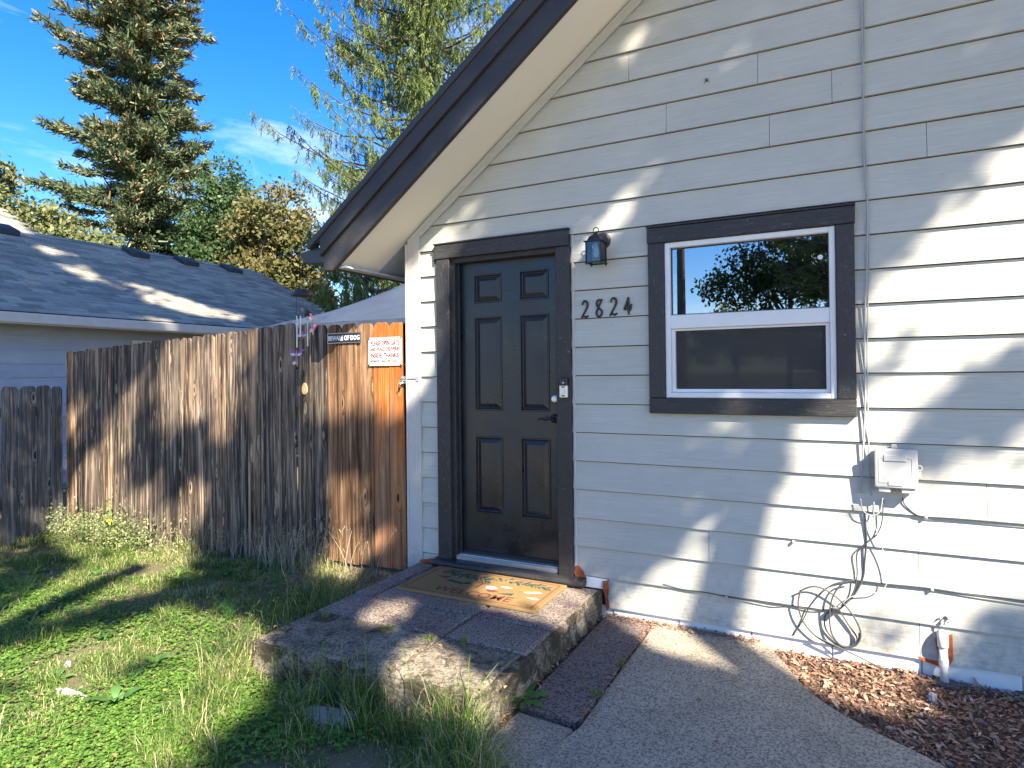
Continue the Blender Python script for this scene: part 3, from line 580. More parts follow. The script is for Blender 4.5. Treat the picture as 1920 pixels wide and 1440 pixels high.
# dark room seen through the glass
rm = MB(); a, b, c, d, e = il-0.8, ir+0.8, 0.11, 2.4, 0.4
rm.add([(a, c, e), (b, c, e), (b, d, e), (a, d, e), (a, c, it+0.15), (b, c, it+0.15), (b, d, it+0.15), (a, d, it+0.15)], [(0, 1, 2, 3), (4, 7, 6, 5), (3, 2, 6, 7), (0, 3, 7, 4), (1, 5, 6, 2)])
rm.build('room', M_ROOM, house, recalc=False)
# ---- roof
YF = -OVER
roof = MB()
T = 0.30                                                            # plumb depth from soffit to roof deck
for sgn in (1, -1):
    m = lambda x: x if sgn > 0 else 2*RIDGE-x
    e0 = -0.44
    roof.prism([(m(e0), zr(e0)+T-0.02), (m(RIDGE), zr(RIDGE)+T-0.02), (m(RIDGE), zr(RIDGE)+T+0.03), (m(e0), zr(e0)+T+0.03)], 'y', YF-0.045, DEEP+0.4)
roof = roof.build('roof', M_SHINGD, house)
def rake(name, lo, hi, y0, y1, x_lo, mat, end=None, bev=0.004):
    """board along the front slope between plumb offsets lo..hi above the soffit line"""
    po = [(x_lo, zr(x_lo)+lo), (RIDGE, zr(RIDGE)+lo), (RIDGE, zr(RIDGE)+hi), (x_lo, zr(x_lo)+hi)] if end is None else end
    MB().prism(po, 'y', y0, y1).build(name, mat, roof, bevel=bev)
    MB().prism([(2*RIDGE-x, z) for x, z in po], 'y', y0, y1).build(name, mat, roof, bevel=bev)
c1 = onY(626.7, 508.3, YF); c2 = onY(610, 508, YF); c3 = onY(610, 478, YF)
rake('rake_fascia', 0, 0, YF-0.020, YF+0.018, 0, M_FASCIA, [(c2[0], c2[2]), (c1[0], c1[2]), (RIDGE, zr(RIDGE)), (RIDGE, zr(RIDGE)+0.160), (c3[0], c3[2])])
e1 = onY(590, 461, YF-0.03)[0]
rake('rake_board', 0.168, 0.285, YF-0.045, YF+0.018, c3[0]-0.012, M_FASCIA)
po = [(c3[0]-0.10, zr(c3[0]-0.10)+0.288), (RIDGE, zr(RIDGE)+0.288), (RIDGE, zr(RIDGE)+0.340), (c3[0]-0.13, zr(c3[0]-0.13)+0.340)]
rake('rake_flashing', 0, 0, YF-0.062, YF+0.010, 0, M_GUTTER, po, 0.006)
# soffits
x0s = c1[0]+0.012
MB().add([(x0s, YF+0.018, zr(x0s)+0.012), (RIDGE, YF+0.018, zr(RIDGE)+0.012), (RIDGE, -0.001, zr(RIDGE)+0.012), (x0s, -0.001, zr(x0s)+0.012),
          (x0s, YF+0.018, zr(x0s)+0.024), (RIDGE, YF+0.018, zr(RIDGE)+0.024), (RIDGE, -0.001, zr(RIDGE)+0.024), (x0s, -0.001, zr(x0s)+0.024)], [(0, 3, 2, 1), (4, 5, 6, 7), (0, 1, 5, 4), (1, 2, 6, 5), (2, 3, 7, 6), (3, 0, 4, 7)]).build('soffit', M_SOFFIT, roof)
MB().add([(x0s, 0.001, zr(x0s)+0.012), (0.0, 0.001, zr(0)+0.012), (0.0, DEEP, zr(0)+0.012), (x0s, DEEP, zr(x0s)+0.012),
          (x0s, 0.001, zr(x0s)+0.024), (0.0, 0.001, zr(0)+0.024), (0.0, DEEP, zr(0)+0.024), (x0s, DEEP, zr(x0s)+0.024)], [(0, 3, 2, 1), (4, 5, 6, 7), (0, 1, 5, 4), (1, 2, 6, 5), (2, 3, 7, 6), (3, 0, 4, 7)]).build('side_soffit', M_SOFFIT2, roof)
MB().box(x0s-0.045, x0s-0.002, YF+0.02, DEEP, c1[2]+0.015, c1[2]+0.17).build('eave_fascia', M_FASCIA, roof)
MB().box(x0s-0.002, x0s+0.075, YF+0.02, DEEP, c1[2]+0.020, c1[2]+0.034).build('eave_trim', M_SOFFIT2, roof)
gp = [onY(*q, YF)[[0, 2]] for q in ((611, 493), (577, 495.5), (567, 483), (564.5, 476), (568, 475), (597, 464), (609, 474))]
gx0 = x0s-0.047
gp = [(min(p[0], gx0), p[1]) for p in gp]; gp[0] = (gx0, gp[0][1]); gp[-1] = (gx0, gp[-1][1])
MB().prism(gp, 'y', YF-0.015, DEEP).build('gutter', M_GUTTER, roof, bevel=0.003)
# shingle courses on the visible slope edge
for i in range(36):
    xa = -0.46+i*(RIDGE+0.46)/36; xb = xa+(RIDGE+0.46)/36+0.02
    MB().prism([(xa, zr(xa)+T+0.034), (xb, zr(xb)+T+0.031), (xb, zr(xb)+T+0.036), (xa, zr(xa)+T+0.045)], 'y', YF-0.055, DEEP+0.4).build('shingle_course', M_SHINGD, roof, recalc=True)
# ================================================================== PORCH STEP
ZT = 0.156
porch = tag(empty('porch_step', (0.76, -0.74, 0)), 'low worn concrete porch step with cracked pavers below the front door', 'step')
def rough_prism(poly, z0, z1, name, mat, parent, amp=0.006, sub=0.06, seed=1):
    """block with a worn, uneven rim"""
    rg = np.random.default_rng(seed); P = []
    for i in range(len(poly)):
        a, b = np.array(poly[i]), np.array(poly[(i+1) % len(poly)]); n = max(1, int(np.linalg.norm(b-a)/sub))
        for k_ in range(n): P.append(a+(b-a)*k_/n)
    P = np.array(P); n = len(P); c = P.mean(0); lv = [(z0, 0.0), ((z0+z1)/2, 0.0), (z1-0.022, 0.0), (z1-0.006, 0.006), (z1, 0.016)]; V = []
    for z, ins in lv:
        q = P+(c-P)/np.linalg.norm(c-P, axis=1)[:, None]*(ins+rg.normal(0, amp, n)[:, None]); V += [(x, y, z+rg.normal(0, amp*0.4) if z > z0 else z) for x, y in q]
    F = [(r*n+i, r*n+(i+1) % n, (r+1)*n+(i+1) % n, (r+1)*n+i) for r in range(len(lv)-1) for i in range(n)]
    b = (len(lv)-1)*n; F.append([b+i for i in range(n)]); mb = MB(); mb.add(V, F); return mb.build(name, mat, parent)
rough_prism([(0.085, -1.485), (1.40, -1.485), (1.44, -1.44), (1.44, -0.008), (0.085, -0.036)], -0.16, ZT-0.014, 'step_body', M_SLAB, porch, 0.005, 0.05, 3)
ys = [-0.036, -0.405, -0.74, -1.05, -1.472]; cols = [[0.095, 0.24, 0.95, 1.425], [0.095, 0.24, 0.95, 1.425], [0.095, 0.53, 0.95, 1.425], [0.105, 0.945, 1.40]]
sd_ = 10
for r in range(4):
    for a, b in zip(cols[r][:-1], cols[r][1:]):
        g = 0.005; rr = random.uniform; t = ZT+rr(-0.003, 0.003); sd_ += 1
        rough_prism([(a+g, ys[r+1]+g+rr(-.003, .003)), (b-g, ys[r+1]+g+rr(-.003, .003)), (b-g, ys[r]-g), (a+g, ys[r]-g)], ZT-0.04, t, 'paver', M_PAVER if r < 3 else M_SLABT, porch, 0.0016 if r < 3 else 0.005, 0.05, sd_)
# ================================================================== FENCES AND GATE
def picket(parent, x0, x1, zb, zt, y, mat, ear=0.028, th=0.017, axis='x', lean=0.0, worn=0.004):
    r = random.uniform; e1, e2 = ear*r(0.75, 1.25), ear*r(0.75, 1.25)
    po = [(x0, zb), (x1, zb), (x1, zt-e1*1.1), (x1-e1*0.45, zt-e1*0.3), (x1-e1, zt+r(-worn, worn)), ((x0+x1)/2+r(-.02, .02), zt+r(-worn, worn)), (x0+e2, zt+r(-worn, worn)), (x0+e2*0.4, zt-e2*0.35), (x0, zt-e2*1.1)]
    mb = MB()
    if axis == 'x': mb.prism([(px+lean*(pz-zb), pz) for px, pz in po], 'y', y, y+th)
    else: mb.prism(po, 'x', y, y+th)
    return mb.build('picket', mat, parent, bevel=0.0025)
FY = 0.025
tb = [124.4, 142.5, 159.4, 175, 192, 209.4, 227.5, 246, 263, 281, 300, 319, 338, 358.8, 379.4, 401.3, 421.3, 442, 463, 487.5, 510.6, 534.4, 554.4]
tx = [onY(x, 690, FY)[0] for x in tb]
fence = tag(empty('privacy_fence', (tx[10], FY, gz(tx[10], FY).item())), 'tall weathered dog-ear wooden fence running left from the gate', 'fence')
for i, (a, b) in enumerate(zip(tx[:-1], tx[1:])):
    xm = (tb[i]+tb[i+1])/2; yt = np.interp(xm, [124, 246, 300, 358, 421, 487, 534, 560], [660, 646, 637, 632, 624, 614, 608, 606])
    picket(fence, a+0.0025, b-random.choice([0.002, 0.003, 0.006]), -0.22, onY(xm, yt, FY)[2]+random.uniform(-.006, .006), FY+random.uniform(-0.006, 0.006), M_WOOD, lean=random.uniform(-.002, .002))
for z in (0.25, 0.95, 1.58): MB().box(tx[0], tx[-1], FY+0.024, FY+0.064, z-0.045, z+0.045).build('rail', M_WOODX, fence)
for x in (tx[0]+0.06, (tx[0]+tx[-1])/2): MB().box(x-0.045, x+0.045, FY+0.066, FY+0.156, -0.35, 1.70).build('post', M_WOOD, fence)
gb = [558.5, 583.8, 613.8, 641, 670, 699.4, 729.4, 760.6, 773]
gxs = [onY(x, 690, FY)[0] for x in gb]; gxs[-1] = -0.026
gate = tag(empty('gate', (gxs[4], FY, 0.05)), 'wooden picket gate with two signs beside the house corner', 'gate')
gt = [609.5, 609, 608.7, 607, 606, 605.3, 605, 605]; gbz = [0.025, 0.035, 0.04, 0.035, 0.045, 0.05, 0.055, 0.06]
gm = [M_WOOD, M_WOOD, M_WOODB, M_WOODB, M_WOODB, M_WOODO, M_WOODO, M_WOODB]
for i in range(8):
    xm = (gb[i]+gb[i+1])/2; p = picket(gate, gxs[i]+0.003, gxs[i+1]-0.004, gbz[i], onY(xm, gt[i], FY)[2], FY-0.004+random.uniform(-0.003, 0.003), gm[i], ear=0.034)
    if i in (5, 6): p['label'] = 'orange unweathered cedar picket'
for z in (0.35, 1.60): MB().box(gxs[0]+0.01, gxs[-1]-0.005, FY+0.024, FY+0.064, z-0.045, z+0.045).build('rail', M_WOODX, gate)
MB().tube([(gxs[0]+0.05, FY+0.044, 0.40), (gxs[-1]-0.05, FY+0.044, 1.55)], 0.035, 4).build('brace', M_WOODX, gate)
MB().box(gxs[0]-0.028, gxs[0]-0.006, FY+0.022, FY+0.11, -0.3, 1.86).build('post', M_WOOD, fence)
nl = MB()
for i in range(8):
    for z in (0.34, 1.56):
        for dx in (0.25, 0.75):
            x = gxs[i]+(gxs[i+1]-gxs[i])*dx+random.uniform(-.008, .008); nl.lathe([(0.0035, 0.0), (0.0035, -0.002)], (x, FY-0.0075, z+random.uniform(-.015, .015)), 'y', 6)
nl.build('nail_heads', M_STEEL, gate)['kind'] = 'stuff'
# gate latch bolted through to the corner board
la = onY(757, 712, FY-0.02); lb = onY(783, 710, -0.04)
latch = MB(); latch.box(la[0]-0.022, la[0]+0.030, FY-0.020, FY-0.009, la[2]-0.030, la[2]+0.026); latch.tube([(la[0]-0.01, FY-0.034, la[2]+0.008), (0.005, FY-0.055, la[2]+0.006), (lb[0]-0.01, -0.030, la[2]+0.008)], 0.0065, 8)
latch.tube([(la[0]+0.004, FY-0.02, la[2]-0.012), (la[0]-0.012, FY-0.045, la[2]-0.030), (la[0]-0.030, FY-0.040, la[2]-0.052)], 0.005, 6); latch.box(lb[0]-0.02, lb[0]+0.006, -0.036, -0.0245, la[2]-0.012, la[2]+0.026)
latch.build('latch', M_NICKEL, gate, bevel=0.001)['label'] = 'metal thumb latch reaching to the corner board'
# low fence coming forward along the property line
SX = -4.475
low = tag(empty('low_fence', (SX, -0.4, gz(SX, -0.4).item())), 'low grey picket fence with narrow gaps beside the neighbouring house', 'fence')
ly = [0.02]+[onX(x, 722, SX)[1] for x in (96.5, 67.7, 34.4, 0.6)]
while ly[-1] > -3.6: ly.append(ly[-1]-0.150)
for i in range(len(ly)-1):
    picket(low, ly[i+1]+0.005, ly[i]-0.005, -0.25, 1.405+random.uniform(-.008, .010), SX-0.008+random.uniform(-.003, .003), M_WOODG, ear=0.030, axis='y', worn=0.007)
for z in (0.25, 1.15): MB().box(SX-0.055, SX-0.012, -3.6, 0.02, z-0.045, z+0.045).build('rail', M_WOODX, low)
for y in (-0.75, -2.6): MB().box(SX-0.15, SX-0.058, y-0.045, y+0.045, -0.35, 1.30).build('post', M_WOODG, low)
# ================================================================== NEIGHBOURING HOUSE
NE, NW, NR, NRZ, NS = -7.20, -7.62, -11.0, 4.27, 0.487               # eave, wall, ridge, ridge height, slope
NY1, NYM, NY0 = 8.3, 2.95, -9.0; NEZ = NRZ-NS*(NE-NR)
nb = tag(empty('neighbour_house', (NW, 4, -0.15)), 'neighbouring house with grey shingle roof and pale blue siding behind the fence', 'house')
mb = MB(); mb.box(NW-6.8, NW-0.02, NY0+0.3, NY1-0.3, -0.3, NEZ-0.12); mb.build('wall', M_NSIDING, nb)
for i in range(13):
    z = -0.1+i*0.200; z1 = min(z+0.21, NEZ-0.13); v = [(NW+0.020, z), (NW-0.016, z), (NW-0.016, z1), (NW+0.004, z1)]
    n_ = len(v); MB().add([(x, NY0+0.3, zz) for x, zz in v]+[(x, NY1-0.3, zz) for x, zz in v], [(3, 2, 1, 0), (4, 5, 6, 7), (0, 1, 5, 4), (1, 2, 6, 5), (2, 3, 7, 6), (3, 0, 4, 7)]).build('siding_board', M_NSIDING, nb)
wy = onX(248, 638, NW+0.02); w2 = MB(); y0w, z1w = wy[1], wy[2]
nwm = MB()
for (a, b, c, d) in rect_sub([(y0w, y0w+1.1, z1w-1.1, z1w)], (y0w+0.05, y0w+1.05, z1w-1.05, z1w-0.05)): nwm.box(NW+0.020, NW+0.050, a, b, c, d)
nwin = nwm.build('window', M_VINYL, nb); MB().box(NW+0.022, NW+0.030, y0w+0.05, y0w+1.05, z1w-1.05, z1w-0.05).build('pane', M_GLASS, nwin)
# roof deck, shingles, gutter, soffit
def nroof(xr, y0, y1, nm):
    zt = NEZ+NS*(NE-xr)
    return MB().prism([(NE+0.02, NEZ-0.06), (xr, zt-0.06), (2*xr-NE, NEZ-0.06), (2*xr-NE, NEZ-0.01), (xr, zt-0.006), (NE+0.02, NEZ-0.012)], 'y', y0, y1).build(nm, M_SHINGD, nb)
roofm = nroof(NR, NYM-0.5, NY1, 'roof'); nroof(-14.2, NY0, NYM, 'roof')
# shingle tabs: nearest ones as objects, the rest joined
cs = math.sqrt(1+NS*NS); expo, tab = 0.142, 0.305
tabs = []
for r in range(48):
    s0_ = r*expo; xr_ = NE+0.03-s0_/cs; y = NY0+0.05 + (0.0, 0.152, 0.07)[r % 3]
    while y < NY1-tab:
        xt = xr_-expo/cs; lim = NR if y > NYM-0.1 else -14.2
        if xt > lim+0.02: tabs.append((xr_, y, (xr_-CAM[0])**2+(y-CAM[1])**2))
        y += tab
tabs = [t for t in tabs if t[1] > -0.6 and t[1] < 8.2]
def tab_geo(mb, x, y, dz=0.0):
    L_ = (expo+0.02)/cs; z = NEZ+NS*(NE-x); a = [(x, z+0.020+dz), (x-L_, z+NS*L_+0.003), (x-L_, z+NS*L_-0.004), (x, z+0.001)]
    y1 = y+tab-0.007
    mb.add([(p, y, q) for p, q in a]+[(p, y1, q) for p, q in a], [(0, 1, 2, 3), (7, 6, 5, 4), (0, 4, 5, 1), (1, 5, 6, 2), (2, 6, 7, 3), (3, 7, 4, 0)])
tabs.sort(key=lambda t: t[2]); shared = None
for i, (x, y, d) in enumerate(tabs[:290]):
    if shared is None:
        mb = MB(); tab_geo(mb, x, y); o = mb.build('shingle', M_SHING, roofm); shared = (o.data, WLOC[o.name]-np.array([x, y, NEZ+NS*(NE-x)]))
    else: link('shingle', shared[0], None, roofm, np.array([x, y, NEZ+NS*(NE-x)])+shared[1]+np.array([random.uniform(-.004, .004), 0, random.uniform(0, .004)]))
mb = MB()
for x, y, d in tabs[290:]: tab_geo(mb, x, y, random.uniform(0, 0.006))
o = mb.build('shingles', M_SHING, roofm, recalc=False); o['kind'] = 'stuff'; at = o.data.attributes.new('tint', 'FLOAT', 'FACE'); at.data.foreach_set('value', np.repeat(RNG.random(len(o.data.polygons)//6), 6).astype(np.float32))
for i in range(int((NY1-NYM)/0.3)): MB().prism([(NR-0.13, NRZ-0.05), (NR, NRZ+0.016), (NR+0.13, NRZ-0.05), (NR+0.13, NRZ-0.038), (NR, NRZ+0.03), (NR-0.13, NRZ-0.038)], 'y', NYM+i*0.3, NYM+i*0.3+0.296).build('ridge_cap', M_SHING, roofm)
ng = MB().prism([(NE+0.03, NEZ-0.045), (NE+0.14, NEZ-0.045), (NE+0.125, NEZ-0.085), (NE+0.10, NEZ-0.17), (NE+0.03, NEZ-0.17)], 'y', NY0, NY1).build('gutter', M_NGUT, nb, bevel=0.004)
MB().box(NW+0.03, NE+0.028, NY0, NY1, NEZ-0.16, NEZ-0.145).build('soffit', M_NSOF, nb); MB().box(NE+0.005, NE+0.028, NY0, NY1, NEZ-0.19, NEZ-0.03).build('fascia_board', M_NGUT, nb)
for px in ((5, 430), (255, 470), (350, 491), (434, 506)):
    o_ = onX(px[0], px[1]+2, NR+0.32); y = o_[1]; x = NR+0.32; z = NRZ-NS*0.32
    if y < NYM: x = NR+0.2; y = onX(px[0], px[1], x)[1]; z = NRZ-NS*0.2
    vt = MB(); vt.prism([(x+0.20, z-NS*0.20+0.015), (x-0.20, z+NS*0.20+0.015), (x-0.20, z+NS*0.20+0.10), (x+0.20, z-NS*0.20+0.13)], 'y', y-0.20, y+0.20); vt.build('roof_vent', M_FASCIA, roofm, bevel=0.02)
# ================================================================== CANOPY TENT behind the gate
TY = 4.6
pk = onY(768, 526, TY); el = onY(585, 611, TY-1.5); 
tent = tag(empty('canopy_tent', (pk[0], TY, -0.1)), 'dark blue pop-up canopy tent standing behind the gate', 'canopy tent')
ez = onY(690, 600, TY-1.5)[2]; hw = 1.55; cx_, cz_ = pk[0], pk[2]
N = 14; V = []; F = []
for i in range(N+1):
    for j_ in range(N+1):
        u, v_ = i/N*2-1, j_/N*2-1; r = max(abs(u), abs(v_)); ang = math.atan2(v_, u)
        z = cz_-(cz_-ez)*r**0.92-0.07*math.sin(math.pi*r)*abs(math.sin(2*ang))+0.02*math.sin(9*u+4*v_)*r*(1-r)
        if r > 0.999: z -= 0.02*abs(math.sin(2*ang))
        V.append((cx_+u*hw, TY+v_*hw, z))
for i in range(N):
    for j_ in range(N): a = i*(N+1)+j_; F.append((a, a+N+1, a+N+2, a+1))
MB().add(V, F).build('canopy_top', M_TENT, tent, smooth=True)
vm = MB()
for sx_, sy_ in ((-1, 0), (1, 0), (0, -1), (0, 1)):
    V = []; F = []
    for i in range(N+1):
        t = (i/N*2-1)*hw; x, y = (cx_+sx_*hw, TY+t) if sx_ else (cx_+t, TY+sy_*hw); wv = 0.012*math.sin(i*1.9)
        V += [(x+sx_*0.004, y+sy_*0.004, ez-0.005), (x+sx_*(0.01+wv), y+sy_*(0.01+wv), ez-0.20)]
    for i in range(N): F.append((2*i, 2*i+2, 2*i+3, 2*i+1))
    vm.add(V, F)
vm.build('valance', M_TENT, tent, recalc=False)
for sx_ in (-1, 1):
    for sy_ in (-1, 1): MB().box(cx_+sx_*(hw-0.04)-0.018, cx_+sx_*(hw-0.04)+0.018, TY+sy_*(hw-0.04)-0.018, TY+sy_*(hw-0.04)+0.018, -0.2, ez-0.03).build('leg', M_STEEL, tent)
# ================================================================== TREES
def trunk_mesh(base, top, r0, r1, parent, bend=0.3, name='trunk', n=9, seg=8):
    pts = []; ph = random.uniform(0, 6)
    for i in range(seg+1):
        t = i/seg; p = np.array(base)*(1-t)+np.array(top)*t; p = p+np.array([math.sin(ph+3*t), math.cos(ph*1.3+2.4*t), 0])*bend*t*(1-t); pts.append(p)
    rr = [r0*(1-t/seg)**0.9+r1*(t/seg) for t in range(seg+1)]; rr[0] *= 1.35
    return MB().tube(pts, rr, n).build(name, M_BARK, parent, smooth=True)
def fir(px, depth, H, radii, nb_, per, mat, label, group=None, spray=0.55, cones=0.3, zbase=-0.2):
    b = along(px, depth); b[2] = zbase; t = tag(empty('fir_tree', b), label, 'tree', group)
    trunk_mesh(b, b+[0, 0, H], 0.02*H, 0.02, t, 0.2)
    h = np.sort(RNG.uniform(0.10, 0.995, nb_)); hz = h*H; R = np.interp(hz, *zip(*radii))*RNG.uniform(0.62, 1.12, nb_)*np.where(RNG.random(nb_) < 0.12, 1.25, 1.0); az = RNG.uniform(0, 2*math.pi, nb_)
    m = per; u = RNG.random((nb_, m))**0.75; s = u*R[:, None]
    rise = (-0.30*u+0.26*u**2.6)*R[:, None]*0.9
    lat = RNG.normal(0, 1, (nb_, m))*(0.06+0.22*(1-u)*R[:, None]*0.35+0.05*R[:, None])*spray
    ca, sa = np.cos(az)[:, None], np.sin(az)[:, None]
    Cn = np.stack([b[0]+s*ca-lat*sa, b[1]+s*sa+lat*ca, b[2]+hz[:, None]+rise+RNG.normal(0, 0.06, (nb_, m))-0.10*np.abs(lat)], -1)
    D = np.stack([ca*0.9-lat*sa*0.8+0*u, sa*0.9+lat*ca*0.8+0*u, 0.25+0*u], -1)+RNG.normal(0, 0.55, (nb_, m, 3))
    tint = np.clip(RNG.beta(2.2, 2.6, (nb_, m))*0.86+0.0*u, 0, 1); tint = np.where((u > 0.55) & (RNG.random((nb_, m)) < cones*(0.3+0.7*h[:, None])), RNG.uniform(0.86, 1.0, (nb_, m)), tint)
    leaves('crown', Cn.reshape(-1, 3), D.reshape(-1, 3), RNG.uniform(0.14, 0.36, nb_*m), RNG.uniform(0.026, 0.06, nb_*m), mat, t, tint.ravel(), simple=True)
    lm = MB()
    for i in range(0, nb_, 2):
        L_ = R[i]*0.9; p0 = b+[0, 0, hz[i]]; pp = [p0+np.array([math.cos(az[i])*L_*q, math.sin(az[i])*L_*q, (-0.30*q+0.26*q**2.6)*L_*0.9]) for q in (0, 0.35, 0.7, 1.0)]
        lm.tube(pp, [0.045, 0.03, 0.018, 0.006], 4, False)
    lm.build('branches', M_BARK, t, recalc=False)
    return t
def weeping(px, depth, H, radii, nb_, label, mat, zlo=0.08, up=0.5, nh=32, hang=0.6, dirs=None):
    b = along(px, depth); b[2] = -0.2; t = tag(empty('spruce_tree', b), label, 'tree')
    trunk_mesh(b, b+[0, 0, H], 0.020*H, 0.02, t, 0.2)
    hz = np.sort(RNG.uniform(zlo*H, H*0.99, nb_)); R = np.interp(hz, *zip(*radii))*RNG.uniform(0.55, 1.12, nb_); az = RNG.uniform(0, 2*math.pi, nb_)
    lm = MB(); CC, DD, LL, WW, TT = [], [], [], [], []
    for i in range(nb_):
        d = np.array([math.cos(az[i]), math.sin(az[i]), 0]); side = np.array([-d[1], d[0], 0])
        path_ = lambda q: b+np.array([0, 0, hz[i]])+d*(R[i]*q)[..., None]+np.array([0, 0, 1.0])*((-0.22*np.sin(q*2.6)+up*q**2.2)*R[i]*0.55)[..., None]
        lm.tube([path_(np.array(q)) for q in (0.0, 0.3, 0.6, 0.85, 1.0)], [0.05, 0.035, 0.02, 0.012, 0.005], 4, False)
        q = RNG.random(nh)**0.7; p0 = path_(q)+side*RNG.normal(0, 0.14+0.10*R[i]*0.5, nh)[:, None]*(1.1-q)[:, None]
        for k_ in range(nh):                                         # hanging strings of needles
            ln = hang*RNG.uniform(0.35, 1.2)*(1.15-0.75*q[k_]); m = int(8+ln*40); tt = np.linspace(0, 1, m); sway = RNG.normal(0, 0.10, 2)
            c = p0[k_]+np.stack([sway[0]*tt*ln+RNG.normal(0, .014, m), sway[1]*tt*ln+RNG.normal(0, .014, m), -tt*ln], 1)
            CC.append(c); DD.append(np.stack([RNG.normal(0, .5, m), RNG.normal(0, .5, m), -1+RNG.normal(0, .3, m)], 1)); TT.append(np.clip(RNG.beta(2.5, 2, m)*0.55+RNG.random()*0.4-0.02, 0, 1))
        m = 46; q = RNG.random(m); c = path_(q)+side*RNG.normal(0, 0.05, m)[:, None]; CC.append(c); DD.append(d*0.8+RNG.normal(0, .5, (m, 3))+[0, 0, .35]); TT.append(RNG.uniform(0.2, 1.0, m))
    C_, D_, T_ = np.concatenate(CC), np.concatenate(DD), np.concatenate(TT); n = len(C_)
    leaves('crown', C_, D_, RNG.uniform(0.06, 0.16, n), RNG.uniform(0.007, 0.015, n), mat, t, T_, simple=True)
    lm.build('branches', M_BARK, t, recalc=False); return t
def broadleaf(name, base, H, crown, ncl, per, mat, label, size=(0.10, 0.19), sig=0.30, trunk_r=0.14, group=None, limbs=14, reject=None, tb=(2.2, 2.2)):
    """crown: list of (dx,dy,z,rx,rz) lobes"""
    t = tag(empty(name, base), label, 'tree', group); base = np.array(base, float)
    top = base+[0, 0, H*0.62]; trunk_mesh(base, top, trunk_r, trunk_r*0.45, t, 0.25)
    lm = MB()
    for i in range(limbs):
        c = crown[i % len(crown)]; q = RNG.normal(0, 0.55, 3); e = base+np.array([c[0]+q[0]*c[3]*0.8, c[1]+q[1]*c[3]*0.8, c[2]+q[2]*c[4]*0.7]); s = base+[0, 0, H*random.uniform(0.22, 0.6)]
        mid = (s+e)/2+[0, 0, 0.1*np.linalg.norm(e-s)]+RNG.normal(0, 0.08, 3)*np.linalg.norm(e-s); lm.tube(curve([s, mid, e], 4), list(np.linspace(trunk_r*0.42, 0.008, 9)), 5, False)
    lm.build('limbs', M_BARK, t, recalc=False)
    cc = []
    for c in crown:
        m = int(ncl*c[3]*c[3]*c[4]/sum(k_[3]*k_[3]*k_[4] for k_ in crown))+1; q = unit(RNG.normal(size=(m, 3)))*(RNG.random((m, 1))**0.40); cc.append(base+np.array([c[0], c[1], c[2]])+q*[c[3], c[3], c[4]])
    cc = np.concatenate(cc); P = np.repeat(cc, per, 0)+RNG.normal(0, sig, (len(cc)*per, 3))*[1, 1, 0.75]
    if reject is not None: P = P[~reject(P)]
    n = len(P); D = RNG.normal(0, 0.8, (n, 3))+[0, 0, -0.35]; tint = np.clip(np.repeat(RNG.beta(2, 2, len(cc)), per)[:n]*0.35+RNG.beta(*tb, n)*0.65, 0, 1) if reject is None else RNG.beta(*tb, n)
    leaves('crown', P, D, RNG.uniform(*size, n), RNG.uniform(size[0]*0.28, size[1]*0.34, n), mat, t, tint); return t
fir(262, 29, 26.0, [(0, 3.6), (5, 4.3), (8, 4.1), (10.5, 3.6), (12.5, 3.3), (14.5, 2.6), (17, 3.0), (20, 2.2), (26, 0.1)], 340, 390, M_FIR, 'tall dense fir with brown cones rising behind the neighbouring roof', spray=0.8)
weeping(800, 17, 16.5, [(0, 3.2), (3, 3.1), (5.5, 2.9), (7.5, 3.9), (10, 3.6), (13, 2.6), (16.5, 0.2)], 300, 'weeping spruce with hanging yellow-green branchlets behind the gable', M_SPRUCE)
weeping(690, 13.5, 4.6, [(0, 1.6), (2, 2.0), (3.2, 1.5), (4.6, 0.3)], 60, 'small bushy spruce behind the canopy tent', M_SPRUCE, hang=0.35, up=0.7)
p = along(20, 25); p[2] = -0.2
broadleaf('maple_tree', p, 10.0, [(-1.0, -0.5, 9.0, 1.3, 1.7), (0.2, 0.1, 7.7, 1.6, 1.3), (1.6, 0.8, 7.0, 1.5, 1.2), (-1.5, -0.6, 7.0, 1.8, 1.5), (3.2, 1.6, 6.2, 1.3, 1.0)], 230, 95, M_LEAFL, 'leafy light green tree at the near end of the shingle roof', (0.13, 0.26), 0.27)
p = along(428, 25.5); p[2] = -0.2
broadleaf('poplar_tree', p, 10.5, [(0, 0, 8.5, 0.9, 2.1), (-0.7, -0.3, 7.2, 1.1, 1.8), (0.8, 0.4, 6.9, 1.1, 1.7), (0, 0, 5.6, 1.5, 1.4)], 300, 95, M_LEAFP, 'slender dark green tree between the fir and the autumn tree', (0.10, 0.20), 0.24, 0.12)
p = along(522, 24.5); p[2] = -0.2
broadleaf('autumn_tree', p, 8.2, [(0, 0, 7.5, 1.5, 1.5), (-1.1, -0.5, 6.5, 1.3, 1.3), (1.0, 0.5, 6.2, 1.25, 1.4), (0.1, 0, 5.2, 1.7, 1.2), (1.6, 0.8, 4.6, 1.1, 1.0)], 170, 80, M_LEAFA, 'orange and gold autumn tree beside the roof gutter', (0.11, 0.22), 0.23, 0.11)
p = along(180, 23); p[2] = -0.2
broadleaf('hedge_tree', p, 5.2, [(-1.5, -0.8, 5.7, 1.6, 1.0), (0.5, 0.3, 5.3, 1.6, 1.0), (2.3, 1.2, 4.6, 1.5, 0.9), (4.0, 2.0, 4.1, 1.4, 0.9)], 150, 90, M_LEAFL, 'low light green tree along the back of the shingle roof', (0.11, 0.22), 0.25, 0.10)
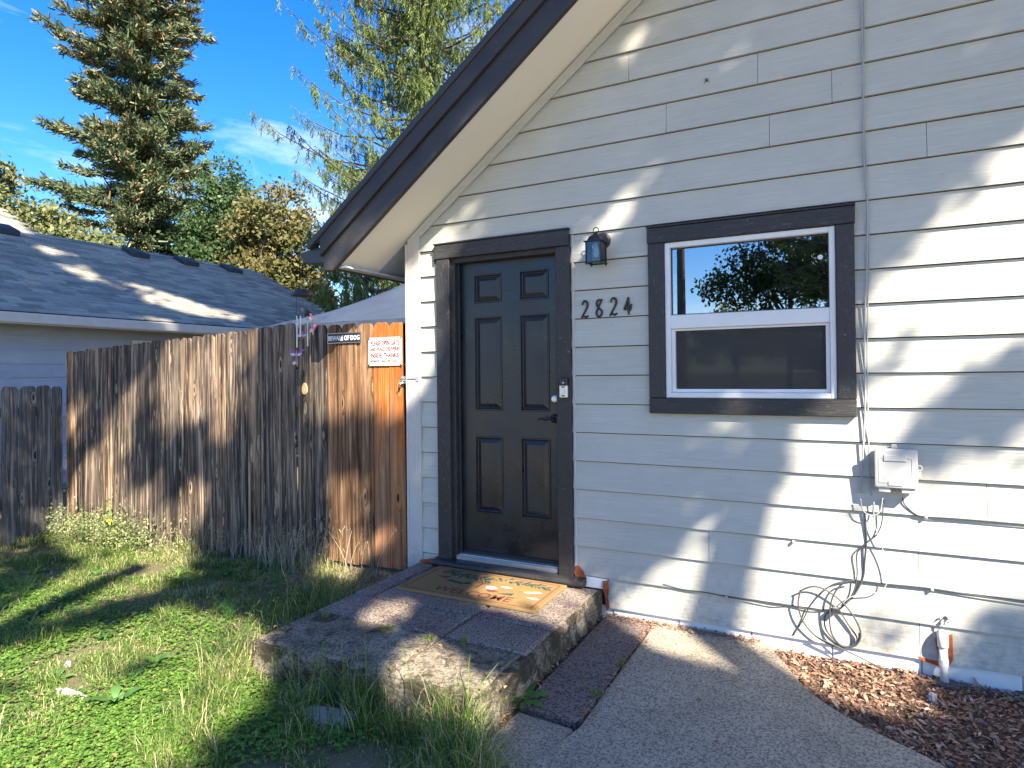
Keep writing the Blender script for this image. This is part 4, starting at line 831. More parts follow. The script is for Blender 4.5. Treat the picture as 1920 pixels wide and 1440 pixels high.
# ------------------------------------------------------------------ unseen trees behind the camera: crowns shaped to shade the house front, gaps cut for sun patches
SA = unit(np.cross(SUN, [0, 0, 1.0])); SB = np.cross(SA, SUN)
def sp2(P): P = np.asarray(P); return np.stack([P@SA, P@SB], -1)
LIT = []; LITR = []
def grow(q, k_): return q.mean(0)+(q-q.mean(0))*k_
def lit_wall(*pp): LIT.append(grow(sp2([onY(x, y, -0.01) for x, y in pp]), 1.05))
def lit_fence(*pp): LIT.append(grow(sp2([onY(x, y, FY) for x, y in pp]), 1.06))
def lit_floor(z, *pp): LIT.append(grow(sp2([onZ(x, y, z) for x, y in pp]), 1.10))
def lit_roof(*pp):
    out = []
    for x, y in pp:
        d = ray(x, y); t = (NEZ+NS*(NE-CAM[0])-CAM[2])/(d[2]+NS*d[0]); out.append(CAM+d*t)
    LITR.append(sp2(out))
lit_wall((760, 500), (845, 430), (885, 395), (925, 390), (930, 425), (830, 470), (832, 560), (828, 650), (826, 690), (800, 700), (770, 735), (758, 700))
lit_wall((785, 845), (826, 832), (828, 890), (792, 925))
lit_wall((1076, 440), (1125, 405), (1165, 360), (1205, 325), (1222, 335), (1190, 395), (1160, 430), (1112, 470), (1086, 540), (1070, 560))
lit_wall((1292, 292), (1308, 255), (1345, 232), (1350, 250), (1325, 290))
lit_wall((1330, 126), (1342, 70), (1412, 70), (1395, 105), (1370, 130))
lit_wall((1090, 175), (1165, 95), (1215, 70), (1260, 78), (1190, 130))
lit_wall((1742, 185), (1775, 125), (1835, 105), (1825, 140), (1785, 190))
lit_wall((2150, 180), (1925, 268), (1860, 300), (1800, 352), (1750, 420), (1705, 500), (1650, 545), (1612, 560), (1612, 640), (1640, 655), (1690, 625), (1730, 645), (1830, 650), (1925, 638), (2150, 620))
lit_wall((1622, 700), (1660, 690), (1755, 690), (1775, 715), (1745, 765), (1700, 785), (1640, 800), (1618, 830), (1560, 842), (1480, 850), (1385, 845), (1290, 800), (1270, 785), (1420, 779), (1610, 781))
lit_wall((1925, 815), (1850, 825), (1800, 862), (1775, 900), (1720, 930), (1650, 925), (1612, 880), (1560, 890), (1500, 905), (1440, 945), (1395, 985), (1345, 985), (1320, 1040), (1240, 1075), (1190, 1110), (1130, 1140), (1140, 1165), (1480, 1250), (1640, 1275), (1740, 1290), (1760, 1200), (1770, 1140), (1850, 1110), (1925, 1095), (2100, 1100), (2100, 800))
lit_wall((1240, 1000), (1300, 950), (1330, 955), (1280, 1010))
lit_fence((664, 600), (640, 630), (585, 660), (585, 720), (590, 775), (610, 795), (650, 770), (668, 745), (700, 752), (720, 780), (745, 775), (772, 740), (775, 596))
lit_fence((436, 615), (462, 610), (468, 660), (450, 690), (400, 735), (380, 770), (345, 795), (302, 802), (296, 745), (306, 680), (318, 640), (360, 628))
lit_fence((396, 760), (440, 735), (462, 748), (462, 770), (415, 815), (394, 795)); lit_fence((126, 800), (138, 752), (150, 735), (160, 745), (158, 785), (140, 825))
lit_fence((228, 738), (250, 728), (262, 748), (246, 790), (236, 850), (212, 865), (200, 835), (210, 790)); lit_fence((122, 985), (140, 905), (160, 860), (180, 850), (205, 890), (232, 905), (238, 955), (226, 1000), (120, 1005))
lit_fence((238, 985), (262, 930), (292, 893), (298, 905), (282, 950), (262, 1010)); lit_fence((285, 1025), (320, 965), (345, 925), (376, 912), (378, 950), (362, 985), (350, 1035))
lit_fence((600, 1055), (612, 1015), (665, 1003), (722, 1000), (735, 1030), (720, 1080)); lit_fence((600, 945), (640, 905), (690, 915), (680, 950), (640, 975)); lit_fence((585, 860), (600, 850), (640, 870), (600, 900))
lit_floor(-0.1, (95, 1000), (200, 990), (290, 1015), (345, 1060), (330, 1090), (240, 1110), (150, 1150), (60, 1172), (20, 1160), (90, 1110), (180, 1060))
lit_floor(-0.06, (130, 1205), (220, 1172), (330, 1152), (420, 1165), (470, 1180), (485, 1230), (470, 1320), (420, 1370), (350, 1300), (330, 1240), (260, 1235), (180, 1260), (60, 1300), (-20, 1300), (-20, 1230))
lit_floor(-0.06, (20, 1330), (130, 1290), (260, 1270), (300, 1300), (260, 1350), (120, 1380), (-20, 1420)); lit_floor(-0.06, (-60, 1330), (180, 1335), (300, 1322), (370, 1370), (350, 1450), (150, 1500), (-60, 1480)); lit_floor(-0.03, (590, 1068), (690, 1060), (670, 1098), (600, 1092))
lit_floor(ZT, (672, 1142), (725, 1126), (772, 1142), (775, 1168), (740, 1182), (690, 1168)); lit_floor(ZT, (880, 1120), (930, 1085), (1020, 1082), (1085, 1098), (1115, 1112), (1075, 1160), (1020, 1165), (960, 1142))
lit_floor(ZT, (725, 1245), (790, 1205), (840, 1215), (870, 1250), (905, 1285), (935, 1258), (970, 1245), (905, 1330), (800, 1310)); lit_floor(0, (1190, 1178), (1290, 1172), (1440, 1205), (1500, 1265), (1440, 1275), (1340, 1232), (1225, 1215))
lit_floor(-0.03, (1440, 1205), (1560, 1235), (1660, 1260), (1720, 1300), (1650, 1345), (1560, 1320)); lit_floor(-0.03, (860, 1365), (900, 1325), (960, 1300), (960, 1360), (920, 1390))
lit_roof((212, 536), (250, 532), (330, 556), (400, 580), (470, 592), (455, 603), (360, 594), (270, 565)); lit_roof((112, 498), (160, 500), (190, 522), (150, 524)); lit_roof((62, 462), (120, 470), (150, 484), (90, 478))
lit_roof((-40, 395), (0, 408), (58, 432), (55, 442), (0, 426), (-40, 415)); lit_roof((205, 588), (330, 602), (400, 612), (300, 606))
def in_poly(q, poly):
    x, y = q[:, 0], q[:, 1]; r = np.zeros(len(q), bool); n = len(poly)
    for i in range(n):
        x1, y1 = poly[i]; x2, y2 = poly[(i+1) % n]
        c = ((y1 > y) != (y2 > y)); r ^= c & (x < (x2-x1)*(y-y1)/(y2-y1+1e-12)+x1)
    return r
def in_light(P, jit=0.035):
    q = sp2(P)+RNG.normal(0, jit, (len(P), 2)); r = np.zeros(len(P), bool)
    for poly in LIT: r |= in_poly(q, poly)
    thin = RNG.random(len(P)) < 0.62
    for poly in LITR: r |= in_poly(q, poly) & thin
    return r
def shade_tree(name, base, H, shade, t0, t1, ncl, per, mat, label, size, sig, tr):
    """crown fills the bundle of sun rays that reach the given shaded surface points"""
    base = np.array(base, float); t = tag(empty(name, base), label, 'tree', 'unseen trees with crowns shaped for shade'); top = base+[0, 0, H]
    q = np.array(shade); c = q[RNG.integers(0, len(q), ncl)]+RNG.normal(0, 0.35, (ncl, 3)); cc = c+SUN*RNG.uniform(t0, t1, ncl)[:, None]
    trunk_mesh(base, cc.mean(0), tr, tr*0.4, t, 0.4); lm = MB(); s0 = base*0.45+cc.mean(0)*0.55
    for i in range(26):
        e = cc[RNG.integers(0, ncl)]; s = s0+(cc.mean(0)-s0)*random.random()
        if in_light(np.array([s*(1-k_)+e*k_+[0, 0, 1.2*k_*(1-k_)] for k_ in np.linspace(0, 1, 14)]), 0).any(): continue
        lm.tube(curve([s, (s+e)/2+[0, 0, 0.3], e], 4), list(np.linspace(tr*0.3, 0.01, 9)), 5, False)
    if lm.v: lm.build('limbs', M_BARK, t, recalc=False)
    P = np.repeat(cc, per, 0)+RNG.normal(0, sig, (ncl*per, 3)); D = unit(RNG.normal(0, 1, (len(P), 3))); ln = RNG.uniform(*size, len(P)); wd = ln*0.36
    S = unit(np.cross(D, RNG.normal(size=P.shape))); mid = P+D*(ln*0.5)[:, None]; bad = np.zeros(len(P), bool)
    for Q in (P, mid, P+D*ln[:, None], mid+S*wd[:, None], mid-S*wd[:, None]): bad |= in_light(Q, 0.080)  # leaves dropped wherever a sun patch should fall
    keep = ~bad | (RNG.random(len(P)) < 0.003); P, D, S, ln, wd = P[keep], D[keep], S[keep], ln[keep], wd[keep]; N = np.cross(S, D); n = len(P)
    strips('crown', np.stack([P, P+D*ln[:, None]], 1), np.stack([wd*0.7, wd*0.7], 1), S, mat, t, RNG.beta(2.2, 2.2, n)); return t
shA = [onY(x, y, 0) for x in range(1000, 2200, 60) for y in range(-160, 1300, 60)]+[onZ(x, y, 0) for x in range(960, 2000, 60) for y in range(1240, 1560, 50)]
shB = [onY(x, y, 0) for x in range(500, 1160, 55) for y in range(360, 1150, 55)]+[onZ(x, y, 0) for x in range(330, 1100, 55) for y in range(1090, 1520, 50)]
shC = [onY(x, y, 0) for x in range(20, 560, 45) for y in range(600, 1000, 45)]+[onZ(x, y, -0.05) for x in range(-60, 560, 50) for y in range(1030, 1480, 45)]
shD = [np.array([x, y, NEZ+NS*(NE-x)]) for x in np.arange(-10.9, -7.0, 0.4) for y in np.arange(-1.0, 8.4, 0.5)]+[np.array([NW, y, z]) for y in np.arange(-1, 8, 0.6) for z in np.arange(0.8, 2.6, 0.5)]
shade_tree('unseen_shade_tree', (9.8, -9.0, -0.15), 12, shA, 9.0, 12.5, 620, 62, M_LEAFD, 'unseen broad dark green tree, crown shaped to shade the house wall', (0.08, 0.16), 0.26, 0.26)
shade_tree('unseen_shade_tree', (6.6, -11.5, -0.15), 13, shB, 10.5, 13.5, 460, 60, M_LEAFD, 'unseen dark green tree, crown shaped to shade the door and porch', (0.08, 0.16), 0.26, 0.24)
shade_tree('unseen_shade_tree', (4.2, -13.5, -0.15), 15, shC, 11.5, 15.0, 470, 48, M_LEAFD, 'unseen dark green tree, crown shaped to shade the wooden fence', (0.08, 0.16), 0.26, 0.24)
shade_tree('unseen_shade_tree', (6.5, -14.5, -0.15), 20, shD, 19.0, 24.0, 620, 60, M_LEAFD, 'unseen tallest dark green tree, crown shaped to shade the neighbouring roof', (0.16, 0.28), 0.36, 0.32)
# across the street: what the window pane mirrors
broadleaf('maple_tree', (0.9, -26.0, -0.15), 8.5, [(0.2, 0, 6.6, 2.2, 2.0), (1.6, 0, 5.4, 1.6, 1.5), (-1.0, 0, 5.0, 1.6, 1.1), (-2.3, 0, 5.9, 1.5, 1.3), (-0.4, 0, 8.3, 1.4, 1.1)], 175, 58, M_LEAFD, 'dark round maple across the street, mirrored in the window', (0.12, 0.24), 0.28, 0.16)
b_ = fir(960, 0.0, 12.0, [(0, 2.6), (5, 2.3), (9, 1.3), (12, 0.1)], 110, 170, M_FIR, 'dark fir across the street, mirrored at the window edge', cones=0.05); b_.location = (3.3, -21.0, -0.15); WLOC[b_.name] = np.array(b_.location)
g_ = onY(1277, 520, 0.012); d_ = g_-CAM; PX = float(g_[0]+d_[0]/d_[1]*18.21)
broadleaf('maple_tree', (-3.2, -40.0, -0.15), 8.0, [(0, 0, 4.2, 2.2, 1.9), (2.6, 0.5, 3.6, 1.9, 1.5), (-2.4, 0, 3.4, 1.6, 1.3)], 90, 60, M_LEAFL, 'paler low tree far across the street, mirrored near the pole', (0.14, 0.28), 0.35, 0.16)
pole = tag(empty('utility_pole', (PX, -18.2, -0.15)), 'dark wooden utility pole across the street carrying sagging wires', 'utility pole')
MB().tube([(PX, -18.2, -0.15), (PX, -18.2, 10.5)], [0.16, 0.11], 10).build('mast', M_POLE, pole); MB().box(PX-1.05, PX+1.05, -18.36, -18.26, 9.2, 9.35).build('cross_arm', M_POLE, pole)
for i, (x, z, sag) in enumerate(((PX-.9, 9.4, 0.9), (PX+.8, 9.4, 0.8), (PX+.1, 7.4, 1.6), (PX+.1, 6.6, 1.9))):
    MB().tube(curve([(x, -18.2, z), (x+9, -18.6, z-sag), (x+19, -19.0, z-0.2)], 8), 0.022, 5).build('wire', M_CABLED, pole)
# ================================================================== THINGS ON THE WALL
LY = -0.105
lc = onY(1117.5, 474, LY); lx, lz = lc[0], lc[2]; hs = 0.046; gh = 0.062
lan = tag(empty('wall_lantern', (lx, -0.02, lz)), 'small black carriage lantern with clear glass mounted right of the door', 'lamp')
bp = onY(1131, 452, -0.02)
MB().lathe([(0.052, 0.0), (0.052, -0.010), (0.042, -0.018), (0.020, -0.022)], (lx+0.012, -0.014, lz+0.085), 'y', 28).build('back_plate', M_BLACKM, lan)
MB().tube(curve([(lx+0.010, -0.03, lz+0.085), (lx+0.006, -0.062, lz+0.098), (lx, LY+0.02, lz+0.104)], 5), 0.009, 8).build('arm', M_BLACKM, lan)
b = MB()
for sx_ in (-1, 1):
    for sy_ in (-1, 1): b.box(lx+sx_*hs-0.004, lx+sx_*hs+0.004, LY+sy_*hs-0.004, LY+sy_*hs+0.004, lz-gh-0.012, lz+gh)
for s_ in (-1, 1):
    b.box(lx-hs-0.008, lx+hs+0.008, LY+s_*hs-0.005, LY+s_*hs+0.005, lz-gh-0.004, lz-gh+0.004); b.box(lx+s_*hs-0.005, lx+s_*hs+0.005, LY-hs-0.008, LY+hs+0.008, lz-gh-0.0035, lz-gh+0.0035)
b.build('cage', M_BLACKM, lan)
def sq(h, z): return [(lx-h, LY-h, z), (lx+h, LY-h, z), (lx+h, LY+h, z), (lx-h, LY+h, z)]
V = []; prof = [(hs+0.012, lz+gh), (hs+0.012, lz+gh+0.006), (hs-0.004, lz+gh+0.010), (hs-0.014, lz+gh+0.034), (0.016, lz+gh+0.046), (0.010, lz+gh+0.058)]
for h, z in prof: V += sq(h, z)
MB().add(V, [(4*r+q, 4*r+(q+1) % 4, 4*r+4+(q+1) % 4, 4*r+4+q) for r in range(5) for q in range(4)]+[(3, 2, 1, 0), (20, 21, 22, 23)]).build('cap', M_BLACKM, lan)
MB().tube([(lx+0.017*math.cos(a), LY, lz+gh+0.074+0.017*math.sin(a)) for a in np.linspace(0, 2*math.pi, 17)], 0.0032, 6, False).build('ring', M_BLACKM, lan)
for s_ in (-1, 1):
    MB().box(lx-hs+0.004, lx+hs-0.004, LY+s_*hs-0.0012, LY+s_*hs+0.0012, lz-gh+0.004, lz+gh-0.001).build('pane', M_LGLASS, lan); MB().box(lx+s_*hs-0.0012, lx+s_*hs+0.0012, LY-hs+0.004, LY+hs-0.004, lz-gh+0.004, lz+gh-0.001).build('pane', M_LGLASS, lan)
MB().lathe([(0.012, lz+gh-0.002), (0.013, lz+gh-0.03), (0.016, lz+0.02), (0.020, lz-0.005), (0.012, lz-0.024), (0.003, lz-0.029)], (lx, LY, 0), 'z', 12).build('bulb', M_WHITE, lan, smooth=True)
# house numbers 2 8 2 4
def digit(ch, px, py, label):
    o = onY(px, py, -0.017); h = 0.107; s = {'2': [[(-.26, .26), (-.20, .42), (0, .5), (.22, .40), (.24, .2), (.05, -.08), (-.18, -.30), (-.36, -.5)], [(-.36, -.48), (-.15, -.38), (.10, -.46), (.34, -.36)]],
        '8': [[(.30, .50), (.16, .34), (-.02, .10), (-.22, -.16), (-.26, -.34), (-.06, -.5), (.20, -.42), (.26, -.20), (.06, -.06), (-.18, .10), (-.24, .28), (-.12, .44), (.08, .46), (.22, .36)]],
        '4': [[(.06, .5), (-.08, .2), (-.26, -.06), (-.36, -.18)], [(-.36, -.19), (0, -.14), (.36, -.14)], [(.08, .5), (.08, .1), (.06, -.2), (.10, -.48)], [(.36, .1), (.26, -.1), (.18, -.3)]]}[ch]
    mb = MB()
    for st in s:
        c = curve(st, 5); m = len(c)
        mb.tube([(o[0]+p_[0]*h*0.62, -0.0225, o[2]+p_[1]*h) for p_ in c], [0.0036+0.0034*math.sin(math.pi*(0.15+0.7*i/(m-1))) for i in range(m)], 6)
    d = mb.build('house_number', M_SBLACK, None, smooth=True); tag(d, label, 'house number', 'house number digits by the door')
digit('2', 1097.5, 580.5, 'black metal digit 2 nearest the door casing'); digit('8', 1124, 577.5, 'black metal digit 8 on the siding'); digit('2', 1151, 575.5, 'black metal digit 2 between the 8 and the 4'); digit('4', 1177.5, 574, 'black metal digit 4 at the end of the house number')
# doorbell camera on the right casing
q0, q1 = onY(1050.5, 708.5, -0.05), onY(1066, 745.5, -0.05); bx0, bx1, bz0, bz1 = q0[0], q1[0], q1[2], q0[2]; zm = bz1-(bz1-bz0)*0.38
bell = tag(empty('doorbell', ((bx0+bx1)/2, -0.044, bz0)), 'silver and black doorbell camera on the dark door casing', 'doorbell')
MB().box(bx0, bx1, -0.070, -0.0435, bz0, zm).build('face_plate', M_NICKEL, bell, bevel=0.003); MB().box(bx0+0.001, bx1-0.001, -0.068, -0.0435, zm+0.001, bz1).build('camera_bar', M_SBLACK, bell, bevel=0.003)
cxb = (bx0+bx1)/2; MB().lathe([(0.013, 0), (0.013, -0.003), (0.010, -0.004)], (cxb, -0.070, bz0+(zm-bz0)*0.52), 'y', 20).build('button', M_WHITE, bell); MB().lathe([(0.009, 0), (0.008, -0.004), (0.003, -0.006)], (cxb, -0.068, (zm+bz1)/2-0.008), 'y', 16).build('lens', M_STEEL, bell)
for z in (bz0+0.012, zm-0.010): MB().box(cxb-0.010, cxb+0.010, -0.0712, -0.0698, z-0.004, z+0.004).build('slot', M_SBLACK, bell)
# telephone / cable service box
BY = -0.095; t0, t1 = onY(1641, 842, BY), onY(1720, 917, BY); ux0, ux1, uz0, uz1 = t0[0], t1[0], t1[2], t0[2]
ubox = tag(empty('utility_box', ((ux0+ux1)/2, -0.02, uz0)), 'grey plastic cable service box on the siding right of the window', 'utility box')
MB().box(ux0, ux1, BY+0.008, -0.018, uz0, uz1).build('housing', M_PLASTIC, ubox, bevel=0.012, seg=2, smooth=False); MB().box(ux0-0.004, ux1+0.004, BY-0.006, BY+0.010, uz0-0.002, uz1+0.004).build('cover', M_PLASTIC, ubox, bevel=0.008, seg=2)
wv = ux1-ux0; hv = uz1-uz0
for (a, b_, c, d) in rect_sub([(ux0+0.07*wv, ux1-0.10*wv, uz0+0.12*hv, uz1-0.20*hv)], (ux0+0.09*wv, ux1-0.12*wv, uz0+0.14*hv, uz1-0.22*hv)): MB().box(a, b_, BY-0.008, BY-0.005, c, d).build('cover_rib', M_PLASTIC, ubox)
MB().box(ux0+0.20*wv, ux1-0.24*wv, BY-0.011, BY-0.005, uz1-0.30*hv, uz1-0.14*hv).build('raised_panel', M_PLASTIC, ubox, bevel=0.002); MB().box(ux0+0.30*wv, ux1-0.34*wv, BY-0.010, BY-0.005, uz0+0.05*hv, uz0+0.17*hv).build('raised_panel', M_PLASTIC, ubox, bevel=0.002)
for a, b_ in ((0.06, 0.36), (0.62, 0.96)): MB().box(ux0+a*wv, ux0+b_*wv, BY+0.006, -0.025, uz0-0.028, uz0-0.001).build('cable_boss', M_PLASTIC, ubox, bevel=0.004)
MB().box(ux0+0.42*wv, ux0+0.56*wv, -0.032, -0.017, uz1+0.001, uz1+0.020).build('mounting_lug', M_PLASTIC, ubox, bevel=0.002)
MB().tube([(ux1+0.014+0.010*math.cos(a), -0.060, uz0+0.52*hv+0.013*math.sin(a)) for a in np.linspace(0, 2*math.pi, 13)], 0.004, 6, False).build('lock_hasp', M_PLASTIC, ubox); MB().box(ux1+0.004, ux1+0.020, -0.064, -0.050, uz0+0.27*hv, uz0+0.43*hv).build('hasp_plate', M_PLASTIC, ubox, bevel=0.002)
# cables
def cable(name, pp, r, mat, label, Y=-0.024, parent=None, grp=None, nn=7):
    P = curve([onY(x, y, Y if not hasattr(Y, '__len__') else Y[i]) for i, (x, y) in enumerate(pp)], nn); o = MB().tube(P, r, 6).build(name, mat, parent, smooth=True)
    if label: tag(o, label, 'cable', grp)
    return o
cable('conduit_cable', [(1614, -60), (1617, 80), (1619, 200), (1620, 300), (1626, 372), (1625, 500), (1621, 620), (1622, 760), (1618, 850), (1614, 924)], 0.0050, M_CABLE, 'grey painted service cable running down the wall beside the window', Y=-0.030)
cable('conduit_cable', [(1619, -60), (1620, 80), (1618, 160), (1623, 290), (1627, 380), (1629, 500), (1626, 640), (1628, 800), (1631, 900), (1634, 930)], 0.0035, M_CABLE, 'thinner grey cable twisting beside the service cable', Y=-0.026)
def cz(pts): return [(1280+x/2.483, 800+y/2.483) for x, y in pts]
cable('wire_loop', cz([(828, 335), (834, 375), (850, 402), (885, 413), (918, 396), (932, 330)]), 0.0032, M_CABLE, 'short U of white wire hanging under the service box', Y=-0.05)
bun = tag(empty('cable_bundle', tuple(onY(1565, 1150, -0.03))), 'loose tangle of coiled cables hanging low on the siding', 'cable bundle')
for i, (pts, r, mm, Y) in enumerate((([(848, 392), (853, 470), (855, 540), (848, 620), (840, 700), (800, 780), (735, 845)], 0.0050, M_CABLED, -0.022), ([(890, 350), (890, 430), (905, 500), (940, 600), (953, 680), (945, 740), (900, 772), (830, 780), (770, 800), (726, 845)], 0.0030, M_CABLE, -0.042),
    ([(935, 332), (928, 440), (905, 500), (870, 530), (825, 570), (810, 600), (812, 690), (795, 770), (750, 835)], 0.0034, M_CABLED, -0.030), ([(545, 765), (600, 745), (660, 757), (740, 815), (800, 890), (829, 965), (805, 1018), (745, 1022), (695, 965), (684, 870), (700, 790), (740, 735), (800, 714)], 0.0044, M_CABLED, -0.050),
    ([(547, 765), (538, 830), (560, 905), (620, 975), (700, 1018), (765, 1026), (815, 1000), (822, 960)], 0.0044, M_CABLED, -0.046), ([(724, 845), (770, 920), (812, 985), (790, 1022), (730, 1012), (668, 945), (664, 880), (700, 850)], 0.0042, M_CABLED, -0.028),
    ([(515, 970), (560, 900), (590, 840), (640, 780), (700, 735), (800, 712)], 0.0035, M_CABLED, -0.024), ([(620, 977), (800, 1062), (950, 1132), (1100, 1170), (1212, 1202)], 0.0036, M_CABLED, -0.055))): cable('cable', cz(pts), r, mm, None, Y, bun)
kc = onY(*cz([(712, 858)])[0], -0.045); MB().box(kc[0]-0.014, kc[0]+0.014, kc[1]-0.012, kc[1]+0.020, kc[2]-0.014, kc[2]+0.016).build('splitter', M_STEEL, bun, bevel=0.003)
cable('wall_wire', cz([(-90, 735), (0, 757), (110, 772), (200, 790), (290, 806), (420, 832), (500, 830), (600, 853), (690, 850)]), 0.0034, M_CABLED, 'thin wire stapled along the lowest siding boards left of the tangle', Y=-0.021)
cable('wall_wire', cz([(800, 714), (950, 732), (1160, 754), (1400, 792), (1700, 836)]), 0.0036, M_CABLED, 'thin wire running right from the tangle along the siding', Y=-0.022)
cable('wall_wire', cz([(1024, 330), (1034, 362), (1080, 404), (1130, 419), (1300, 430), (1700, 464)]), 0.0034, M_CABLED, 'thin wire looping out of the service box along the siding', Y=-0.024)
for i, (px, lb_) in enumerate(((cz([(205, 792)])[0], 'small cable clip left of the tangle'), (cz([(1132, 419)])[0], 'small cable clip beside the service box'), (cz([(1161, 756)])[0], 'small cable clip above the white pipe'), (cz([(515, 534)])[0], 'small lone clip on a bare board'))):
    p_ = onY(*px, -0.02); m = MB(); m.box(p_[0]-0.006, p_[0]+0.006, -0.030, -0.012, p_[2]-0.008, p_[2]+0.005); m.lathe([(0.004, 0), (0.003, -0.004)], (p_[0]+0.002, -0.030, p_[2]-0.004), 'y', 8); tag(m.build('cable_clip', M_PLASTIC, None, bevel=0.001), lb_, 'clip', 'cable clips on the siding')
# capped vent pipe rising from the mulch
vp = onY(1768, 1215, -0.05); pz = onY(1768, 1205, -0.055)[2]
pipe = tag(empty('drain_pipe', (vp[0], -0.055, -0.05)), 'short white painted drain pipe with elbow standing in the bark', 'pipe')
ptop = onY(1768, 1208, -0.055)[2]
MB().tube([(vp[0]+0.004, -0.060, -0.05), (vp[0], -0.056, ptop-0.01)], 0.0185, 14).build('pipe', M_PIPE, pipe, smooth=True)
MB().tube(curve([(vp[0], -0.056, ptop-0.012), (vp[0], -0.056, ptop+0.018), (vp[0], -0.044, ptop+0.036), (vp[0], -0.022, ptop+0.040)], 5), 0.0235, 14).build('elbow', M_PIPE, pipe, smooth=True)
MB().lathe([(0.021, 0.0), (0.0205, 0.030)], (vp[0]+0.0015, -0.058, ptop-0.10), 'z', 14).build('coupling', M_PIPE, pipe); MB().lathe([(0.055, -0.035), (0.05, -0.028)], (vp[0]+0.01, -0.065, 0.0), 'z', 14).build('base_plate', M_CABLED, pipe)
# flaking paint / wasp nest lump and a spider
lm_ = onY(1770, 1162, -0.02); m = MB()
for i in range(9): a = random.uniform(0, 6.28); m.tube([lm_+[random.uniform(-.008, .008), 0, random.uniform(-.02, .02)], lm_+[0.016*math.cos(a), -0.014, 0.022*math.sin(a)], lm_+[0.020*math.cos(a+.5), -0.022, 0.030*math.sin(a+.5)]], [0.005, 0.004, 0.001], 5)
tag(m.build('paint_flake', M_CABLE), 'curled grey paint flake above the drain pipe', 'paint flake')
spd = onY(1325, 151, -0.018); m = MB(); m.lathe([(0.001, -0.008), (0.0045, -0.004), (0.005, 0.0), (0.003, 0.006), (0.0032, 0.010), (0.001, 0.013)], spd, 'z', 8)
for s_ in (-1, 1):
    for k_ in range(4): m.tube([spd+[s_*0.003, 0, 0.006-k_*0.003], spd+[s_*0.011, -0.006, 0.014-k_*0.009], spd+[s_*0.017, 0.002, 0.016-k_*0.012]], [0.0009, 0.0008, 0.0005], 4)
tag(m.build('spider', M_SBLACK), 'small black spider high on the siding', 'spider')
# ================================================================== SIGNS ON THE GATE
SYY = FY-0.012
a, b_ = onY(614.5, 626, SYY), onY(677, 641.5, SYY); sx0, sx1 = a[0], b_[0]; sz0, sz1 = b_[2]-0.004, a[2]+0.003
sg = tag(empty('dog_sign', ((sx0+sx1)/2, SYY, (sz0+sz1)/2)), 'black BEWARE OF DOG plate with silver border on the gate', 'sign')
MB().box(sx0, sx1, SYY-0.004, SYY, sz0, sz1).build('plate', M_SBLACK, sg, bevel=0.0012)
for (p0, p1, q0_, q1_) in rect_sub([(sx0+0.002, sx1-0.002, sz0+0.002, sz1-0.002)], (sx0+0.006, sx1-0.006, sz0+0.006, sz1-0.006)): MB().box(p0, p1, SYY-0.0055, SYY-0.0035, q0_, q1_).build('border', M_STEEL, sg)
w_ = sx1-sx0; t_ = text_mesh('lettering', 'BEWARE OF DOG', 0.050, ((sx0+sx1)/2, SYY-0.0055, (sz0+sz1)/2), M_WHITE, sg, bold=0.0010)
t_.scale.x = (w_-0.022)/t_.dimensions.x
a, b_ = onY(691, 634, SYY), onY(754, 685, SYY); sx0, sx1, sz0, sz1 = a[0], b_[0], b_[2], a[2]; w_, h_ = sx1-sx0, sz1-sz0
dg_ = tag(empty('delivery_sign', ((sx0+sx1)/2, SYY, (sz0+sz1)/2)), 'white delivery instruction sign with red lettering on orange pickets', 'sign')
MB().box(sx0, sx1, SYY-0.003, SYY, sz0, sz1).build('plate', M_WHITE, dg_, bevel=0.001)
for (p0, p1, q0_, q1_) in rect_sub([(sx0+0.007, sx1-0.007, sz0+0.007, sz1-0.007)], (sx0+0.009, sx1-0.009, sz0+0.009, sz1-0.009)): MB().box(p0, p1, SYY-0.0036, SYY-0.0028, q0_, q1_).build('border', M_RED, dg_)
for s_, fz, hh, ww in (('PLEASE OPEN GATE', 0.80, 0.17, 0.86), ('AND PLACE DELIVERIES', 0.59, 0.14, 0.90), ('INSIDE. THANKS!', 0.37, 0.17, 0.86)):
    t_ = text_mesh('lettering', s_, 0.06, ((sx0+sx1)/2, SYY-0.0038, sz0+fz*h_), M_RED, dg_, bold=0.0016); t_.scale.x = ww*w_/t_.dimensions.x; t_.scale.z = hh*h_/t_.dimensions.z
def mark(s_, fx, ww, hh, mat, bold=0.0006):
    t_ = text_mesh('logo_lettering', s_, 0.03, (sx0+fx*w_, SYY-0.0038, sz0+0.17*h_), mat, dg_, bold=0.0005); t_.scale.x = ww*w_/t_.dimensions.x; t_.scale.z = hh*h_/t_.dimensions.z
mark('amazon', 0.21, 0.28, 0.075, M_SBLACK); mark('Fed', 0.76, 0.11, 0.08, M_PURPLE); mark('Ex', 0.865, 0.085, 0.08, M_ORANGE)
c_ = curve([(sx0+0.10*w_, SYY-0.0035, sz0+0.125*h_), (sx0+0.20*w_, SYY-0.0035, sz0+0.105*h_), (sx0+0.30*w_, SYY-0.0035, sz0+0.128*h_)], 4); MB().tube(c_, 0.0009, 4).build('logo_mark', M_ORANGE, dg_)
def flat(pts, mat, nm='logo_mark'): MB().prism([(sx0+x*w_, sz0+z*h_) for x, z in pts], 'y', SYY-0.0042, SYY-0.0028).build(nm, mat, dg_)
flat([(0.40, 0.12), (0.50, 0.12), (0.535, 0.225), (0.43, 0.225)], M_NAVY); MB().prism([(sx0+x*w_, sz0+z*h_) for x, z in [(0.425, 0.155), (0.47, 0.19), (0.525, 0.205), (0.49, 0.165)]], 'y', SYY-0.0050, SYY-0.0043).build('logo_mark', M_WHITE, dg_)
